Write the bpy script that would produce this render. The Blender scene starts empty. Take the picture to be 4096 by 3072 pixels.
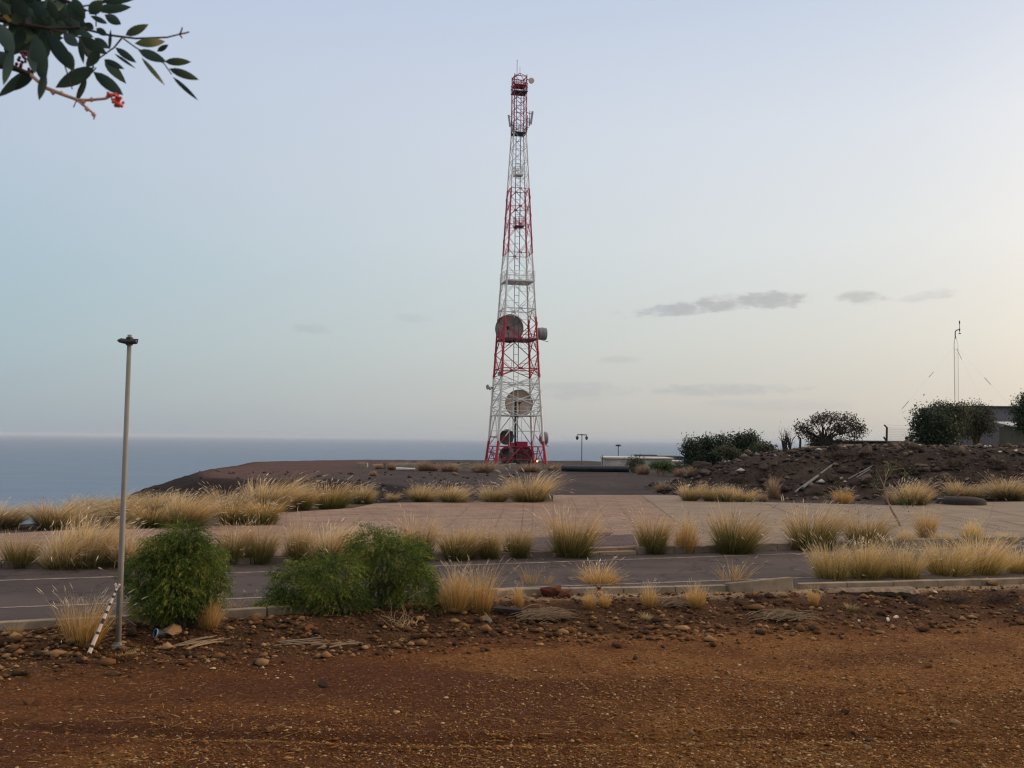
import bpy, math, random
import numpy as np
from mathutils import Vector, Matrix

random.seed(7)
rng = np.random.default_rng(11)
R = math.radians
sc = bpy.context.scene
COL = sc.collection

# ------------------------------------------------------------------ camera
F = 1020.0                       # focal length in pixels of a 1024 px wide frame
CAM = np.array([0.0, 0.0, 2.8])
PITCH = math.atan((438.8 - 384.0) / F)
ROLL = 0.011
_f = np.array([0, math.cos(PITCH), math.sin(PITCH)])
_r0 = np.array([1.0, 0, 0]); _u0 = np.array([0, -math.sin(PITCH), math.cos(PITCH)])
_r = _r0 * math.cos(ROLL) + _u0 * math.sin(ROLL)
_u = _u0 * math.cos(ROLL) - _r0 * math.sin(ROLL)
cd = bpy.data.cameras.new('camera'); cam = bpy.data.objects.new('camera', cd); COL.objects.link(cam)
cam.matrix_world = Matrix(((_r[0], _u[0], -_f[0], CAM[0]), (_r[1], _u[1], -_f[1], CAM[1]), (_r[2], _u[2], -_f[2], CAM[2]), (0, 0, 0, 1)))
cd.sensor_width = 36; cd.lens = 36 * F / 1024; cd.clip_start = 0.05; cd.clip_end = 300000
cd.dof.use_dof = True; cd.dof.focus_distance = 40; cd.dof.aperture_fstop = 12.0
sc.camera = cam

def ray(u, v):
    return _f + (u - 512) / F * _r + (384 - v) / F * _u
def at(u, v, Y):
    d = ray(u, v); return CAM + d * (Y / d[1])
def G(u, v, z=0.0):
    d = ray(u, v); return CAM + d * ((z - CAM[2]) / d[2])
def G2(u, v, z=0.0):
    p = G(u, v, z); return (p[0], p[1])

# ------------------------------------------------------------------ noise and terrain
def _hash(ix, iy, s):
    h = np.sin(ix * 127.1 + iy * 311.7 + s * 74.7) * 43758.5453
    return h - np.floor(h)
def vnoise(x, y, s=0):
    ix = np.floor(x); iy = np.floor(y); fx = x - ix; fy = y - iy
    fx = fx * fx * (3 - 2 * fx); fy = fy * fy * (3 - 2 * fy)
    a = _hash(ix, iy, s); b = _hash(ix + 1, iy, s); c = _hash(ix, iy + 1, s); d = _hash(ix + 1, iy + 1, s)
    return (a + (b - a) * fx) * (1 - fy) + (c + (d - c) * fx) * fy
def fbm(x, y, s=0, o=4):
    t = 0; a = 0.5
    for i in range(o):
        t = t + a * (vnoise(x, y, s + i) - 0.5); x = x * 2.03 + 5.2; y = y * 2.03 + 1.7; a *= 0.5
    return t
def sstep(a, b, x):
    t = np.clip((x - a) / (b - a), 0, 1); return t * t * (3 - 2 * t)
def sdist(X, Y, poly):
    """signed distance to a polygon, positive outside"""
    P = np.array(poly, float); n = len(P)
    d = np.full(X.shape, 1e18); ins = np.zeros(X.shape, bool)
    for i in range(n):
        ax, ay = P[i]; bx, by = P[(i + 1) % n]
        ex, ey = bx - ax, by - ay
        t = np.clip(((X - ax) * ex + (Y - ay) * ey) / (ex * ex + ey * ey), 0, 1)
        d = np.minimum(d, (X - ax - t * ex) ** 2 + (Y - ay - t * ey) ** 2)
        c = (ay > Y) != (by > Y)
        if by != ay:
            ins ^= c & (X < ex * (Y - ay) / (by - ay) + ax)
    d = np.sqrt(d)
    return np.where(ins, -d, d)

KERB_PX = [(0, 620.6), (58, 617.9), (221, 609.2), (300, 603.5), (420, 593.5), (516, 588.2), (675, 585.2), (790, 582.9), (1024, 577)]
KW = np.array([G2(u, v, 0.12) for u, v in KERB_PX])
KW = np.vstack([[KW[0] - (KW[1] - KW[0]) * 40], KW, [KW[-1] + (KW[-1] - KW[-2]) * 9]])
FAR_PX = [(0, 568.5), (118, 567), (225, 565), (427, 560.5), (600, 555.5), (800, 549.5), (1024, 542.5)]
FW = np.array([G2(u, v, 0.0) for u, v in FAR_PX])
FW = np.vstack([[FW[0] - (FW[1] - FW[0]) * 30], FW, [FW[-1] + (FW[-1] - FW[-2]) * 9]])
def kerb_y(X): return np.interp(X, KW[:, 0], KW[:, 1])
def far_y(X): return np.interp(X, FW[:, 0], FW[:, 1])

PAVE_BACK_PX = [(0, 533.5), (80, 529.5), (160, 528.5), (215, 526), (285, 512.5), (353, 508), (375, 503.5), (400, 502.5),
                (553, 501.5), (553, 494.9), (676, 494.9), (690, 500.5), (760, 502), (900, 505.3), (985, 502), (1024, 501.5)]
PB = [G2(u, v, 0.15) for u, v in PAVE_BACK_PX]
LAND = [(-150, -80), (-150, 6)] + [G2(u, v) for u, v in
        [(0, 525.5), (80, 521), (160, 518.5), (230, 511), (285, 506.5), (350, 503), (400, 500), (460, 497.5), (540, 494)]] + [(160, 58), (160, -80)]
FIELD = [G2(520, 498), G2(416, 488), G2(370, 483), G2(324, 478.5), G2(255, 480), G2(203, 477.5), G2(195, 473), G2(210, 468.8), G2(236, 465.6), (-28, 112), (-18, 128),
         (10, 136), (19, 112), (26, 108), (45, 130), (160, 140), (160, 40), (30, 40)]
ZT_X = [7.4, 9.2, 10.7, 13.2, 16.4, 19, 30, 90]
ZT_Z = [0, .43, 1.15, 1.86, 2.32, 2.55, 2.62, 2.7]
CAVE = G(872, 594, -0.05)

def rut_y(X): return 8.75 - 0.05 * X + 0.012 * X * X + 0.25 * np.sin(X * 0.4)
def T(X, Y):
    X = np.asarray(X, float); Y = np.asarray(Y, float)
    n1 = fbm(X * 0.35, Y * 0.35, 3); n2 = fbm(X * 1.7, Y * 1.7, 9)
    dl = sdist(X, Y, LAND); df = sdist(X, Y, FIELD)
    wob = fbm(X * 0.22, Y * 0.22, 21) * 2.2
    zl = -0.55 * np.clip(dl, 0, None); zf = -(0.50 - 0.11 * sstep(-14, -19, X)) * np.clip(df + wob * 0.7 * sstep(0, 4, df), 0, None)
    base = np.maximum(zl, zf)
    base = np.maximum(base, -175.0)
    out = sstep(0.0, 3.0, np.minimum(dl, df))
    z = base + n1 * 0.10 * (Y > 30) + n2 * (0.05 + 0.22 * out) + n1 * 0.9 * out
    # foreground, in front of the near kerb
    k = kerb_y(X) - Y
    front = k > 0
    fore = -0.20 * sstep(0.55, 2.0, k) + 0.07 * fbm(X * 0.5, Y * 0.5, 31) + 0.022 * fbm(X * 4, Y * 4, 37)
    for c in (0.0, 1.55):
        q = Y - rut_y(X) - c; fore = fore - 0.035 * np.exp(-(q / 0.13) ** 2) + 0.014 * np.exp(-((np.abs(q) - 0.26) / 0.09) ** 2)
    strip = sstep(0.5, 1.2, k) * (1 - sstep(2.0, 3.6, k))
    fore = fore + strip * (0.20 * fbm(X * 1.6, Y * 1.6, 41) + 0.10 * fbm(X * 6, Y * 6, 43) + 0.03)
    cx = (X - CAVE[0]); cy = Y - CAVE[1]
    fore = fore - 0.30 * np.exp(-(cx / 0.75) ** 4) * np.exp(-((cy + 0.02) / 0.42) ** 4)
    z = np.where(front, np.minimum(fore, 0.06), z)
    # flat bed under road and paving
    road = (~front) & (Y < far_y(X) + 0.50)
    z = np.where(road, -0.05, z)
    # rubble mound on the right
    Xe = X - np.clip(Y - 58, 0, None) * 0.30 - np.clip(58 - Y, 0, None) * 0.12
    zt = np.interp(Xe, ZT_X, ZT_Z)
    toe = 49.0 + 1.2 * fbm(X * 0.25, Y * 0, 51)
    ramp = sstep(0, 1, (Y - toe) / 9.0)
    m = zt * ramp
    rough = ramp * (1 - sstep(0.75, 1.0, ramp) * 0.75) * (zt > 0.05)
    m = m + rough * (1.0 * fbm(X * 0.45, Y * 0.45, 61) + 0.75 * fbm(X * 1.5, Y * 1.5, 63)) * np.clip(zt, 0, 1)
    z = z + np.where(Y > 44, m, 0)
    return z

PAVE_POLY = None
def pave_poly():
    pts = [(-60.0, far_y(np.array(-60.0)) + 0.35)]
    front = [(x, float(far_y(np.array(x))) + 0.32) for x in np.linspace(-55, 55, 90)]
    bx = [(-60.0, PB[0][1] - 6)] + PB + [(60.0, PB[-1][1] + 6)]
    return front + bx[::-1]
PAVE_POLY = pave_poly()

def ground_z(X, Y):
    X = np.atleast_1d(np.asarray(X, float)); Y = np.atleast_1d(np.asarray(Y, float))
    z = T(X, Y)
    behind = (Y > far_y(X) + 0.45)
    dp = sdist(X, Y, PAVE_POLY)
    z = np.where(behind & (dp < 1.2), z * sstep(0.2, 1.2, dp) + 0.10 * (1 - sstep(0.2, 1.2, dp)), z)
    z = np.where(dp < 0.0, 0.02, z)
    return z
_tt = np.concatenate([np.linspace(5, 30, 700), np.linspace(30.05, 150, 1500)])
def spot(u, v, Ymax=150):
    """the point of the ground seen at a picture position"""
    d = ray(u, v); P = CAM[None] + d[None] * (_tt / d[1])[:, None]
    gz = ground_z(P[:, 0], P[:, 1])
    gz = np.where(sdist(P[:, 0], P[:, 1], PAVE_POLY) < 0, 0.15, gz)
    below = np.nonzero((P[:, 2] < gz) & (_tt < Ymax))[0]
    if len(below) == 0: return at(u, v, Ymax)
    return P[below[0]]

# ------------------------------------------------------------------ materials
def nodes_of(m):
    m.use_nodes = True
    return m.node_tree.nodes, m.node_tree.links
def mat(name, c1, c2=None, scale=6.0, rough=0.85, bump=0.0, bscale=None, spec=0.3, metal=0.0, vary=0.0, detail=5.0, stretch=None):
    m = bpy.data.materials.new(name); N, L = nodes_of(m)
    b = N['Principled BSDF']; b.inputs['Roughness'].default_value = rough
    b.inputs['Specular IOR Level'].default_value = spec; b.inputs['Metallic'].default_value = metal
    if c2 is None: c2 = tuple(x * 0.75 for x in c1)
    tc = N.new('ShaderNodeTexCoord'); src = tc.outputs['Object']
    if stretch:
        mp = N.new('ShaderNodeMapping'); mp.inputs['Scale'].default_value = stretch
        L.new(src, mp.inputs['Vector']); src = mp.outputs['Vector']
    nz = N.new('ShaderNodeTexNoise'); nz.inputs['Scale'].default_value = scale; nz.inputs['Detail'].default_value = detail
    nz.inputs['Roughness'].default_value = 0.65
    L.new(src, nz.inputs['Vector'])
    rp = N.new('ShaderNodeValToRGB'); rp.color_ramp.elements[0].position = 0.32; rp.color_ramp.elements[1].position = 0.68
    rp.color_ramp.elements[0].color = (*c2, 1); rp.color_ramp.elements[1].color = (*c1, 1)
    L.new(nz.outputs['Fac'], rp.inputs['Fac'])
    col = rp.outputs['Color']
    if vary:
        oi = N.new('ShaderNodeObjectInfo'); hs = N.new('ShaderNodeHueSaturation')
        mr = N.new('ShaderNodeMapRange'); mr.inputs['To Min'].default_value = 1 - vary; mr.inputs['To Max'].default_value = 1 + vary
        L.new(oi.outputs['Random'], mr.inputs['Value']); L.new(mr.outputs['Result'], hs.inputs['Value']); L.new(col, hs.inputs['Color'])
        col = hs.outputs['Color']
    L.new(col, b.inputs['Base Color'])
    if bump:
        n2 = N.new('ShaderNodeTexNoise'); n2.inputs['Scale'].default_value = bscale or scale * 4; n2.inputs['Detail'].default_value = 6
        L.new(src, n2.inputs['Vector'])
        bp = N.new('ShaderNodeBump'); bp.inputs['Strength'].default_value = bump; bp.inputs['Distance'].default_value = 0.02
        L.new(n2.outputs['Fac'], bp.inputs['Height']); L.new(bp.outputs['Normal'], b.inputs['Normal'])
    return m

def leafy(name, stops, transl=0.3, rough=0.6, vary=0.15, rnd_amt=0.35):
    """blade and leaf material: colour along the blade (attribute h) and a random value per blade (attribute r)"""
    m = bpy.data.materials.new(name); N, L = nodes_of(m)
    b = N['Principled BSDF']; b.inputs['Roughness'].default_value = rough; b.inputs['Specular IOR Level'].default_value = 0.25
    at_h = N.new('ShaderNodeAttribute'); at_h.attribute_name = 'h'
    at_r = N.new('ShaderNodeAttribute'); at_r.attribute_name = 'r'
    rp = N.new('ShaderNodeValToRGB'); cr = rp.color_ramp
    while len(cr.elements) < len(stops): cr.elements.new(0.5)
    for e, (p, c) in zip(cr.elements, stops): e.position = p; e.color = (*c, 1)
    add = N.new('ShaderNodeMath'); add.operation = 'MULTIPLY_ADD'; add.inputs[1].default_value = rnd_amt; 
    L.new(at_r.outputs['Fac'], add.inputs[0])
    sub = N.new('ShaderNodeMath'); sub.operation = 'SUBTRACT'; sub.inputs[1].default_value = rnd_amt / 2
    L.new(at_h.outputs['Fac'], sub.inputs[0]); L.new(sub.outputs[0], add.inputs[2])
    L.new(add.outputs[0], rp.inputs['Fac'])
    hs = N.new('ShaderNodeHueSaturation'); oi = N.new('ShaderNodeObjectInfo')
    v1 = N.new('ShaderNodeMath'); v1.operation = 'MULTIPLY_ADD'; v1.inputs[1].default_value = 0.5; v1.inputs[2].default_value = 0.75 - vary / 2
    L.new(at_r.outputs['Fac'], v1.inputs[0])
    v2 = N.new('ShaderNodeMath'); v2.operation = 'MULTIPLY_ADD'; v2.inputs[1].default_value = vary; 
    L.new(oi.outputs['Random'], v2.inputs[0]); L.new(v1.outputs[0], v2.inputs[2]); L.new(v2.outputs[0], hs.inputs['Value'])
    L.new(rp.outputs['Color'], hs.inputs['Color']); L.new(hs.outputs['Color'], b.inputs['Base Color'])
    if transl:
        tr = N.new('ShaderNodeBsdfTranslucent'); mx = N.new('ShaderNodeMixShader'); mx.inputs['Fac'].default_value = transl
        L.new(hs.outputs['Color'], tr.inputs['Color']); out = N['Material Output']
        L.new(b.outputs[0], mx.inputs[1]); L.new(tr.outputs[0], mx.inputs[2]); L.new(mx.outputs[0], out.inputs['Surface'])
    return m

# ------------------------------------------------------------------ mesh building
class MB:
    def __init__(s): s.v = []; s.f = []; s.m = []; s.r = None
    def add(s, verts, faces, mi=0):
        o = len(s.v); s.v += [tuple(map(float, p)) for p in verts]; s.f += [tuple(i + o for i in f) for f in faces]; s.m += [mi] * len(faces); return s
    def box(s, c, size, rz=0.0, mi=0, tilt=(0, 0)):
        sx, sy, sz = size[0] / 2, size[1] / 2, size[2] / 2
        M = Matrix.Rotation(rz, 3, 'Z') @ Matrix.Rotation(tilt[0], 3, 'X') @ Matrix.Rotation(tilt[1], 3, 'Y')
        vs = []
        for dz in (-sz, sz):
            for dx, dy in ((-sx, -sy), (sx, -sy), (sx, sy), (-sx, sy)):
                w = M @ Vector((dx, dy, dz)); vs.append((c[0] + w.x, c[1] + w.y, c[2] + w.z))
        return s.add(vs, [(3, 2, 1, 0), (4, 5, 6, 7), (0, 1, 5, 4), (1, 2, 6, 5), (2, 3, 7, 6), (3, 0, 4, 7)], mi)
    def tube(s, pts, rad, n=6, mi=0, caps=True):
        pts = [Vector(tuple(map(float, p))) for p in pts]
        if not hasattr(rad, '__len__'): rad = [rad] * len(pts)
        vs = []; fs = []; prev = None
        for i, p in enumerate(pts):
            d = (pts[min(i + 1, len(pts) - 1)] - pts[max(i - 1, 0)])
            if d.length < 1e-9: d = Vector((0, 0, 1))
            d.normalize()
            if prev is None:
                a = Vector((0, 0, 1)) if abs(d.z) < 0.9 else Vector((1, 0, 0))
                x = d.cross(a).normalized()
            else:
                x = (prev - d * prev.dot(d)).normalized()
            prev = x; y = d.cross(x)
            for k in range(n):
                t = 2 * math.pi * (k + 0.5) / n
                vs.append(p + (x * math.cos(t) + y * math.sin(t)) * rad[i])
        for i in range(len(pts) - 1):
            for k in range(n):
                a = i * n + k; b = i * n + (k + 1) % n
                fs.append((a, b, b + n, a + n))
        if caps:
            fs.append(tuple(range(n))[::-1]); fs.append(tuple(range((len(pts) - 1) * n, len(pts) * n)))
        return s.add(vs, fs, mi)
    def lathe(s, c, axis, prof, n=24, mi=0, closed=False):
        """profile of (distance along axis, radius)"""
        a = Vector(tuple(map(float, axis))).normalized(); h = Vector((0, 0, 1)) if abs(a.z) < 0.9 else Vector((1, 0, 0))
        x = a.cross(h).normalized(); y = a.cross(x); c = Vector(tuple(map(float, c))); vs = []; fs = []
        for (t, r) in prof:
            for k in range(n):
                q = 2 * math.pi * k / n; vs.append(c + a * t + (x * math.cos(q) + y * math.sin(q)) * r)
        m = len(prof)
        for i in range(m - 1 + (1 if closed else 0)):
            for k in range(n):
                p = i * n + k; q = i * n + (k + 1) % n; i2 = (i + 1) % m
                fs.append((p, q, i2 * n + (k + 1) % n, i2 * n + k))
        return s.add(vs, fs, mi)
    def build(s, name, mats, parent=None, loc=(0, 0, 0), smooth=False, bevel=0.0):
        me = bpy.data.meshes.new(name)
        l = Vector(tuple(map(float, loc)))
        me.from_pydata([(a - l.x, b - l.y, c - l.z) for a, b, c in s.v], [], s.f)
        if not isinstance(mats, (list, tuple)): mats = [mats]
        for m in mats: me.materials.append(m)
        me.polygons.foreach_set('material_index', s.m)
        if smooth: me.polygons.foreach_set('use_smooth', [True] * len(s.f))
        o = bpy.data.objects.new(name, me); COL.objects.link(o)
        if parent is None: o.location = l
        else: o.parent = parent
        if bevel:
            bv = o.modifiers.new('bevel', 'BEVEL'); bv.width = bevel; bv.segments = 2; bv.limit_method = 'ANGLE'
        return o

def tag(o, label=None, cat=None, group=None, kind=None):
    if label: o['label'] = label
    if cat: o['category'] = cat
    if group: o['group'] = group
    if kind: o['kind'] = kind
    return o
def thing(name, label, cat, loc, group=None):
    o = bpy.data.objects.new(name, None); COL.objects.link(o); o.location = tuple(map(float, loc)); o.empty_display_size = 0.2
    return tag(o, label, cat, group)
def copy_tree(o, parent=None):
    c = o.copy(); COL.objects.link(c)
    if parent is not None: c.parent = parent
    for ch in list(o.children): copy_tree(ch, c)
    return c
def np_mesh(name, V, Fq, mats, attrs=None, parent=None, smooth=False, loc=None, face_mi=None):
    me = bpy.data.meshes.new(name); V = np.asarray(V, np.float32); Fq = np.asarray(Fq, np.int32)
    if loc is not None: V = V - np.asarray(loc, np.float32)
    k = Fq.shape[1]
    me.vertices.add(len(V)); me.vertices.foreach_set('co', V.ravel())
    me.loops.add(Fq.size); me.loops.foreach_set('vertex_index', Fq.ravel())
    me.polygons.add(len(Fq)); me.polygons.foreach_set('loop_start', np.arange(len(Fq), dtype=np.int32) * k)
    me.polygons.foreach_set('loop_total', np.full(len(Fq), k, np.int32))
    if smooth: me.polygons.foreach_set('use_smooth', np.ones(len(Fq), bool))
    if not isinstance(mats, (list, tuple)): mats = [mats]
    for m in mats: me.materials.append(m)
    if face_mi is not None: me.polygons.foreach_set('material_index', np.asarray(face_mi, np.int32))
    me.update(calc_edges=True)
    for nm, a in (attrs or {}).items():
        a = np.asarray(a, np.float32)
        if a.ndim == 1:
            me.attributes.new(nm, 'FLOAT', 'POINT').data.foreach_set('value', a)
        else:
            if a.shape[1] == 3: a = np.hstack([a, np.ones((len(a), 1), np.float32)])
            me.attributes.new(nm, 'FLOAT_COLOR', 'POINT').data.foreach_set('color', a.ravel())
    o = bpy.data.objects.new(name, me); COL.objects.link(o)
    if parent is not None: o.parent = parent
    elif loc is not None: o.location = tuple(map(float, loc))
    return o

# ------------------------------------------------------------------ sky, sun, sea
SUN_AZ, SUN_EL = R(72), R(9)
def build_world():
    w = bpy.data.worlds.new('World'); sc.world = w; w.use_nodes = True
    N = w.node_tree.nodes; L = w.node_tree.links; bg = N['Background']
    def math_(op, a, b=None, c=None):
        n = N.new('ShaderNodeMath'); n.operation = op
        for i, x in enumerate((a, b, c)):
            if x is None: continue
            if isinstance(x, (int, float)): n.inputs[i].default_value = x
            else: L.new(x, n.inputs[i])
        return n.outputs[0]
    def maprange(v, a, b, c, d, sm=True):
        n = N.new('ShaderNodeMapRange'); n.interpolation_type = 'SMOOTHSTEP' if sm else 'LINEAR'
        n.inputs['From Min'].default_value = a; n.inputs['From Max'].default_value = b
        n.inputs['To Min'].default_value = c; n.inputs['To Max'].default_value = d
        L.new(v, n.inputs['Value']); return n.outputs['Result']
    def mix(f, a, b, mode='MIX'):
        n = N.new('ShaderNodeMix'); n.data_type = 'RGBA'; n.blend_type = mode
        if isinstance(f, (int, float)): n.inputs['Factor'].default_value = f
        else: L.new(f, n.inputs['Factor'])
        for s, x in (('A', a), ('B', b)):
            i = [q for q in n.inputs if q.name == s and q.type == 'RGBA'][0]
            if isinstance(x, tuple): i.default_value = (*x, 1)
            else: L.new(x, i)
        return [q for q in n.outputs if q.type == 'RGBA'][0]
    def lin(c): return tuple(((x / 255) / 12.92 if x <= 10 else (((x / 255) + 0.055) / 1.055) ** 2.4) for x in c)
    def ramp(v, stops):
        n = N.new('ShaderNodeValToRGB'); cr = n.color_ramp; cr.interpolation = 'EASE'
        cr.interpolation = 'LINEAR'
        while len(cr.elements) < len(stops): cr.elements.new(0.5)
        for e, (p, c) in zip(cr.elements, stops): e.position = p; e.color = (*c, 1)
        L.new(v, n.inputs['Fac']); return n.outputs['Color']
    tc = N.new('ShaderNodeTexCoord'); sp = N.new('ShaderNodeSeparateXYZ'); L.new(tc.outputs['Generated'], sp.inputs[0])
    x, y, z = sp.outputs
    el = math_('MULTIPLY', math_('ARCSINE', z), 180 / math.pi)
    az = math_('MULTIPLY', math_('ARCTAN2', x, y), 180 / math.pi)
    e40 = math_('DIVIDE', el, 40.0)
    hl = math_('SQRT', math_('ADD', math_('MULTIPLY', x, x), math_('ADD', math_('MULTIPLY', y, y), 1e-5)))
    cosd = math_('DIVIDE', math_('ADD', math_('MULTIPLY', x, math.sin(SUN_AZ)), math_('MULTIPLY', y, math.cos(SUN_AZ))), hl)
    t = maprange(cosd, math.cos(R(72 + 30)), math.cos(R(72 - 29)), 0, 1, False)
    left = ramp(e40, [(0.0, lin((156, 169, 180))), (0.05, lin((164, 180, 189))), (0.12, lin((169, 190, 199))), (0.22, lin((171, 195, 208))), (0.36, lin((186, 201, 218))),
                      (0.5, lin((191, 203, 224))), (0.7, lin((185, 200, 228))), (1.0, lin((186, 200, 228)))])
    right = ramp(e40, [(0.0, lin((198, 193, 186))), (0.05, lin((216, 208, 196))), (0.14, lin((228, 224, 214))), (0.27, lin((234, 235, 233))), (0.42, lin((227, 232, 239))),
                       (0.58, lin((206, 217, 234))), (0.75, lin((190, 206, 232))), (1.0, lin((190, 206, 232)))])
    grad = mix(t, left, right)
    # small grey clouds low over the sea
    nz = N.new('ShaderNodeTexNoise'); nz.inputs['Scale'].default_value = 55.0; nz.inputs['Detail'].default_value = 8; nz.inputs['Roughness'].default_value = 0.62
    mp = N.new('ShaderNodeMapping'); mp.inputs['Scale'].default_value = (1, 1, 2.6); L.new(tc.outputs['Generated'], mp.inputs['Vector']); L.new(mp.outputs[0], nz.inputs['Vector'])
    nf = math_('MULTIPLY', math_('SUBTRACT', nz.outputs['Fac'], 0.5), 4.2)
    def azel(u, v):
        d = ray(u, v); d = d / np.linalg.norm(d); return math.degrees(math.atan2(d[0], d[1])), math.degrees(math.asin(d[2]))
    deg = 57.3 / F
    for (u, v, hw, hh, slope, amt) in [(700, 307, 74, 6.5, 0.085, 0.8), (770, 300, 32, 8.5, 0.0, 0.8), (730, 302, 40, 7, 0.06, 0.5), (861, 298, 24, 6, 0, 0.65), (930, 296, 22, 5, 0.1, 0.35), (722, 390, 74, 6, 0.01, 0.6),
                                (575, 391, 42, 9, 0, 0.45), (775, 405, 72, 6, 0, 0.35), (617, 360, 20, 4, 0, 0.3), (312, 329, 20, 5, 0, 0.25), (410, 318, 18, 4, 0, 0.2)]:
        a0, e0 = azel(u, v)
        da = math_('SUBTRACT', az, a0)
        de = math_('SUBTRACT', math_('SUBTRACT', el, e0), math_('MULTIPLY', da, slope))
        q = math_('ADD', math_('POWER', math_('ABSOLUTE', math_('DIVIDE', da, hw * deg)), 2.0), math_('POWER', math_('ABSOLUTE', math_('DIVIDE', de, hh * deg)), 2.0))
        q = math_('ADD', q, nf)
        k = maprange(q, -0.1, 1.55, min(1.0, amt * 1.2), 0.0)
        grad = mix(k, grad, mix(t, lin((158, 170, 182)), lin((196, 194, 192))))
    # brighter, warmer glow round the place where the sun has just set (outside the frame)
    dot = math_('ADD', math_('ADD', math_('MULTIPLY', x, math.sin(SUN_AZ) * math.cos(R(4))), math_('MULTIPLY', y, math.cos(SUN_AZ) * math.cos(R(4)))), math_('MULTIPLY', z, math.sin(R(4))))
    gl = math_('POWER', math_('MAXIMUM', dot, 0.0), 10.0)
    glow = mix(gl, (0, 0, 0), (3.2, 2.0, 1.05))
    tot = mix(1.0, grad, glow, 'ADD')
    # upper dome above the frame, made brighter and warmer to light the ground
    up = maprange(el, 30, 62, 0.0, 1.0)
    tot = mix(up, tot, (1.32, 1.15, 1.02))
    sky = N.new('ShaderNodeTexSky'); sky.sky_type = 'NISHITA'; sky.sun_disc = False; sky.sun_elevation = SUN_EL; sky.sun_rotation = SUN_AZ
    sky.altitude = 200; sky.air_density = 1.0; sky.dust_density = 1.5
    ten = mix(1.0, tot, (10.0, 10.0, 10.0), 'MULTIPLY')
    fin = mix(0.06, ten, sky.outputs[0])
    L.new(fin, bg.inputs['Color']); bg.inputs['Strength'].default_value = 0.1
build_world()
sl = bpy.data.lights.new('sun', 'SUN'); sl.energy = 1.9; sl.angle = R(14); sl.color = (1.0, 0.74, 0.48)
so = bpy.data.objects.new('sun', sl); COL.objects.link(so)
sv = Vector((math.sin(SUN_AZ) * math.cos(SUN_EL), math.cos(SUN_AZ) * math.cos(SUN_EL), math.sin(SUN_EL)))
so.rotation_euler = sv.to_track_quat('Z', 'Y').to_euler(); so.location = (30, 0, 40)

def build_sea():
    m = bpy.data.materials.new('sea_water'); N, L = nodes_of(m); b = N['Principled BSDF']
    tc = N.new('ShaderNodeTexCoord'); mp = N.new('ShaderNodeMapping'); mp.inputs['Scale'].default_value = (0.0006, 0.004, 1)
    L.new(tc.outputs['Object'], mp.inputs['Vector'])
    nz = N.new('ShaderNodeTexNoise'); nz.inputs['Scale'].default_value = 3.0; nz.inputs['Detail'].default_value = 8; L.new(mp.outputs[0], nz.inputs['Vector'])
    rp = N.new('ShaderNodeValToRGB'); rp.color_ramp.elements[0].position = 0.35; rp.color_ramp.elements[1].position = 0.7
    rp.color_ramp.elements[0].color = (0.098, 0.158, 0.225, 1); rp.color_ramp.elements[1].color = (0.130, 0.192, 0.258, 1)
    L.new(nz.outputs['Fac'], rp.inputs['Fac']); L.new(rp.outputs[0], b.inputs['Base Color'])
    b.inputs['Roughness'].default_value = 0.55; b.inputs['Specular IOR Level'].default_value = 0.0
    gl = N.new('ShaderNodeBsdfGlossy'); gl.inputs['Roughness'].default_value = 0.35; gl.inputs['Color'].default_value = (.8, .85, .9, 1)
    mx = N.new('ShaderNodeMixShader'); mx.inputs['Fac'].default_value = 0.13
    L.new(b.outputs[0], mx.inputs[1]); L.new(gl.outputs[0], mx.inputs[2]); L.new(mx.outputs[0], N['Material Output'].inputs['Surface'])
    vs = [(0, 0, -150)]; fs = []; rings = [400, 1500, 6000, 25000, 125000]; n = 64
    for r in rings:
        for k in range(n): vs.append((r * math.cos(2 * math.pi * k / n), r * math.sin(2 * math.pi * k / n), -150))
    for k in range(n): fs.append((0, 1 + k, 1 + (k + 1) % n))
    for i in range(len(rings) - 1):
        for k in range(n):
            a = 1 + i * n + k; c = 1 + i * n + (k + 1) % n; fs.append((a, a + n, c + n, c))
    o = MB().add(vs, fs).build('sea', m); tag(o, kind='structure')
build_sea()

def build_haze():
    m = bpy.data.materials.new('haze_air'); N, L = nodes_of(m); N.remove(N['Principled BSDF']); v = N.new('ShaderNodeVolumePrincipled')
    v.inputs['Color'].default_value = (0.70, 0.80, 0.93, 1); v.inputs['Density'].default_value = 2.3e-5; v.inputs['Anisotropy'].default_value = 0.0
    L.new(v.outputs[0], N['Material Output'].inputs['Volume'])
    o = MB().box((0, 0, (-178 + 56) / 2), (262000, 262000, 56 + 178)).build('haze', m); tag(o, 'thin haze over the sea', 'haze', kind='stuff')
build_haze()

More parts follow.
